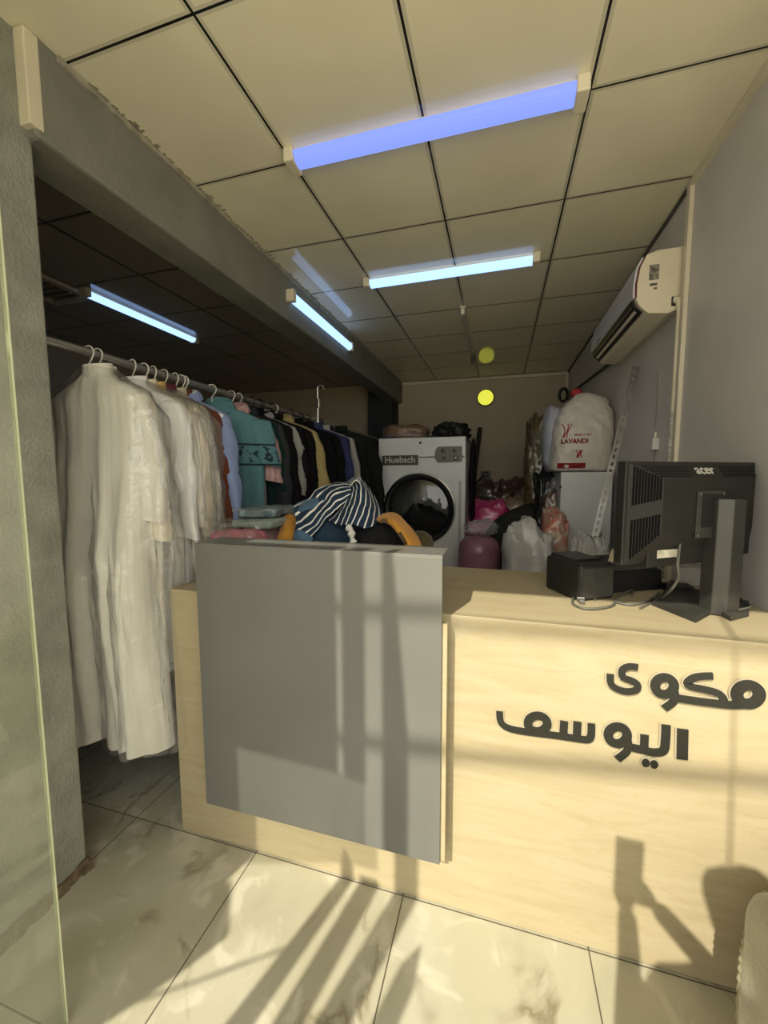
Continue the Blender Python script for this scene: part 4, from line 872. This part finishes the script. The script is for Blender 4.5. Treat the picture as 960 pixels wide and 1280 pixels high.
garment('charcoal jacket with long sleeves', 'jacket', (365,620), .25, .98, F_('charcoal', (.030,.030,.036)), sl=.66, seed=14, collar='shirt', dx=.015, cat='jacket', rz=.03)
garment('plain black robe right behind the charcoal jacket', 'black_robe', (374,600), .24, 1.3, F_('black_a', (.006,.006,.007)), sl=.62, flare=.10, seed=15, cat='robe', dx=.03)
garment('pale grey shirt between the black robes', 'dress_shirt', (381,560), .25, .80, F_('pale_grey', (.24,.24,.22)), sl=.45, seed=16, collar='shirt', cat='shirt', dx=.02)
garment('plum black robe behind the pale grey shirt', 'black_robe', (388,640), .26, 1.3, F_('plum_black', (.008,.006,.009)), sl=.62, flare=.12, seed=17, cat='robe', dx=.03)
garment('deep black robe just in front of the pale yellow tunic', 'black_robe', (398,600), .26, 1.3, F_('black_b', (.006,.006,.006)), sl=.62, flare=.10, seed=18, cat='robe', dx=.03)
garment('pale yellow tunic hanging beside the hook pole', 'tunic', (411,580), .25, 1.0, F_('straw', (.30,.24,.10)), sl=.50, seed=19, collar='shirt', cat='tunic', dx=.06, fold=.02, splay=.09)
garment('black robe just behind the pale yellow tunic', 'black_robe', (422,600), .27, 1.3, F_('black_c', (.006,.006,.007)), sl=.62, flare=.10, seed=20, cat='robe', dx=.05)
garment('black coat in front of the indigo blouse', 'black_coat', (432,600), .27, 1.25, F_('black_d', (.007,.007,.007)), sl=.62, flare=.08, seed=21, cat='coat', dx=.05)
garment('indigo blouse among the black garments', 'blouse', (444,590), .26, .78, F_('indigo', (.028,.032,.10)), sl=.55, seed=22, cat='blouse', dx=.08, splay=.07)
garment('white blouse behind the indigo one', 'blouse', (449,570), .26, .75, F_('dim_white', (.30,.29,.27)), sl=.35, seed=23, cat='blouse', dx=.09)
garment('black coat behind the white blouse', 'black_coat', (454,600), .27, 1.2, F_('black_e', (.007,.007,.007)), sl=.62, flare=.06, seed=24, cat='coat', dx=.08)
garment('light grey cardigan near the dryer', 'cardigan', (460,580), .25, .80, F_('light_grey_knit', (.20,.20,.18)), sl=.40, seed=25, cat='cardigan', dx=.09)
garment('dark camouflage jacket near the dryer', 'jacket', (467,590), .26, .85, mat('camo_cloth', (.02,.02,.012), .85, .2, var=.6, vscale=12, col2=(.07,.065,.04)), sl=.55, seed=26, collar='shirt', cat='jacket', dx=.10)
garment('long black green coat closest to the dryer', 'long_coat', (482,625), .30, 1.1, F_('black_green', (.010,.012,.010)), sl=.70, flare=.12, seed=27, cat='coat', dx=.20, splay=.10)

# ------------------------------------------------------------------ armchair at the lower right
M['plush'] = mat('beige_plush', (.34,.32,.225), .95, .1, var=.15, vscale=12, bump=.5, bscale=120, sheen=.3)
ac = thing('armchair', 'beige upholstered armchair at the front right of the counter', 'armchair', (.95,.75,0))
def cush(a, b, n=24, pw=.35, amp=.02, seed=1):
    a, b = Vector(a), Vector(b); c_ = (a+b)/2; r = (b-a)/2
    return MB().sphere(c_, r, n, lump(seed,amp,5), pw=pw)
obj('armrest', cush((.535,.45,.03),(.70,1.03,.615)), M['plush'], ac, smooth=True)
obj('armrest', cush((1.20,.45,.03),(1.36,1.03,.615)), M['plush'], ac, smooth=True)
obj('backrest', cush((.66,.93,.1),(1.26,1.11,.60)), M['plush'], ac, smooth=True)
obj('seat', cush((.66,.42,.06),(1.24,.98,.42)), M['plush'], ac, smooth=True)
obj('piping', MB().tube(spline([(.552,.97,.06),(.55,1.0,.3),(.553,1.0,.46),(.575,.99,.585)],40), [.006+.0035*(k%2) for k in range(41)], 8), mat('plush_piping', (.27,.25,.17), .9, .1), ac)
for x in (.60,1.28):
    for yy in (.5,.96): obj('foot', MB().lathe([(.02,0),(.025,.06)], (x,yy,0), (0,0,1), 12, True), M['darkgrey'], ac)

# ------------------------------------------------------------------ the photographer, standing behind the viewpoint
def skin(name, pts, edges, rad, mt, parent, sub=2):
    me = bpy.data.meshes.new(name); base = wloc(parent); me.from_pydata([Vector(p)-base for p in pts], edges, []); me.update()
    o = bpy.data.objects.new(name, me); C.objects.link(o); o.parent = parent; me.materials.append(mt)
    k = o.modifiers.new('skin','SKIN'); k.use_smooth_shade = True
    sv = me.skin_vertices[0].data if me.skin_vertices else None
    if sv is None:
        bm = bmesh.new(); bm.from_mesh(me); bm.verts.layers.skin.verify(); bm.to_mesh(me); bm.free(); sv = me.skin_vertices[0].data
    for i, r in enumerate(rad): sv[i].radius = (r, r) if isinstance(r,(int,float)) else r
    sv[0].use_root = True
    k = o.modifiers.new('sub','SUBSURF'); k.levels = sub; k.render_levels = sub
    return o
M['skin'] = mat('skin_tone', (.36,.20,.13), .6, .3); M['shirtc'] = F_('plain_grey_shirt', (.16,.16,.17)); M['trou'] = F_('dark_trousers', (.03,.03,.035))
PX, PYy = .215, -.27
pe = thing('person', 'person holding up a phone, seen only as a shadow on the counter front', 'person', (PX,PYy,0))
z = lambda v: v+H
body_pts = [(PX,PYy,z(-.56)),(PX,PYy,z(-.35)),(PX,PYy-.01,z(-.17)),(PX,PYy-.01,z(-.08)),(PX,PYy+.005,z(-.01)),(PX,PYy+.02,z(.07)),(PX,PYy+.015,z(.16)),
  (PX+.17,PYy,z(-.16)),(.37,-.14,z(-.39)),(.21,-.085,z(-.24)),(.06,-.06,z(-.10)),
  (PX-.17,PYy,z(-.16)),(-.02,-.16,z(-.44)),(-.005,-.085,z(-.27)),(-.012,-.06,z(-.135)),
  (PX+.09,PYy,z(-.65)),(PX+.10,PYy+.02,z(-1.05)),(PX+.10,PYy-.01,z(-1.43)),(PX+.11,PYy+.13,z(-1.465)),
  (PX-.09,PYy,z(-.65)),(PX-.10,PYy+.02,z(-1.05)),(PX-.10,PYy-.01,z(-1.43)),(PX-.11,PYy+.13,z(-1.465))]
ed = [(0,1),(1,2),(2,3),(3,4),(4,5),(5,6),(2,7),(7,8),(8,9),(9,10),(2,11),(11,12),(12,13),(13,14),(0,15),(15,16),(16,17),(17,18),(0,19),(19,20),(20,21),(21,22)]
rd = [(.15,.10),(.14,.10),(.14,.10),.055,.05,(.072,.09),(.065,.08),.06,.042,.034,.026,.06,.042,.034,.026,.085,.062,.042,.03,.085,.062,.042,.03]
skin('body', body_pts, ed, rd, M['skin'], pe)
def hand(wr, tips, mt):
    wr = Vector(wr)
    for nm, base, mid, tip in tips:
        skin('finger' if nm != 't' else 'thumb', [wr, wr+Vector(base), wr+Vector(mid), wr+Vector(tip)], [(0,1),(1,2),(2,3)], [.014,.0095,.0085,.007], mt, pe, 1)
hand((.06,-.06,z(-.10)), [('f',(-.015,.012,.03),(-.03,.018,.045),(-.048,.010,.05)),('f',(-.018,.014,.015),(-.035,.02,.025),(-.055,.012,.028)),('f',(-.02,.014,.0),(-.036,.02,.004),(-.054,.012,.006)),('f',(-.02,.012,-.014),(-.034,.016,-.016),(-.048,.01,-.016)),('t',(-.012,-.012,.02),(-.026,-.02,.045),(-.036,-.02,.06))], M['skin'])
hand((-.012,-.06,z(-.135)), [('f',(-.02,.012,.02),(-.028,.02,.035),(-.02,.022,.05)),('f',(-.008,.016,.02),(-.01,.024,.036),(-.004,.024,.05)),('f',(.006,.016,.02),(.008,.024,.034),(.01,.024,.047)),('f',(.018,.012,.016),(.022,.02,.028),(.024,.02,.038)),('t',(-.02,-.012,.02),(-.026,-.022,.04),(-.018,-.024,.055))], M['skin'])
obj('hair', MB().sphere((PX,PYy-.005,z(.15)), (.095,.105,.09), 20, lump(3,.22,16), zmin=z(.08)), mat('dark_hair', (.012,.01,.008), .8, .2), pe, smooth=True)
obj('shirt', MB().loft([[(PX+w*math.cos(a), PYy+dd*math.sin(a), z(zz)) for a in [2*math.pi*k/32 for k in range(32)]] for zz,w,dd in ((-.66,.19,.14),(-.48,.185,.135),(-.30,.185,.13),(-.18,.165,.11),(-.11,.09,.08))], False), M['shirtc'], pe, smooth=True)
for sg in (-1,1): obj('trouser_leg', MB().tube([(PX+sg*.09,PYy,z(-.62)),(PX+sg*.10,PYy+.015,z(-1.03)),(PX+sg*.10,PYy-.005,z(-1.42))], [.105,.085,.065], 20), M['trou'], pe, smooth=True)
for sg in (-1,1): obj('shoe', MB().sphere((PX+sg*.105,PYy+.06,.045), (.048,.14,.055), 16, zmin=.001, pw=.8), M['black'], pe, smooth=True)
ph = thing('phone', 'mobile phone held up by the person, seen only as a shadow', 'phone', (-.004,-.03,z(-.05)))
obj('case', MB().box((-.041,-.035,z(-.10)),(.035,-.027,z(.068))), M['black'], ph, bevel=.003)
obj('camera_lens', MB().lathe([(.009,0),(.009,.002),(0,.002)], (.0,-.027,z(.03)), (0,1,0), 16), M['chrome'], ph)

# ------------------------------------------------------------------ light
sun = bpy.data.lights.new('sun', 'SUN'); sun.energy = 5.8; sun.angle = math.radians(.53); sun.color = (1,.92,.74)
sno = bpy.data.objects.new('sun', sun); C.objects.link(sno)
sd = ray(784,1064).normalized(); sno.rotation_euler = sd.to_track_quat('-Z','Y').to_euler(); sno.location = (-2,-6,8)
w = bpy.data.worlds.new('sky'); bpy.context.scene.world = w; w.use_nodes = True
w.node_tree.nodes['Background'].inputs[0].default_value = (1.0,.965,.86,1); w.node_tree.nodes['Background'].inputs[1].default_value = 2.9
sc = bpy.context.scene
sc.view_settings.view_transform = 'Standard'; sc.view_settings.look = 'None'; sc.view_settings.gamma = 1; sc.view_settings.use_curve_mapping = False
sc.view_settings.exposure = .08
sc.cycles.max_bounces = 10; sc.cycles.diffuse_bounces = 6; sc.cycles.transparent_max_bounces = 24; sc.cycles.use_denoising = True
sc.cycles.caustics_reflective = False; sc.cycles.caustics_refractive = False
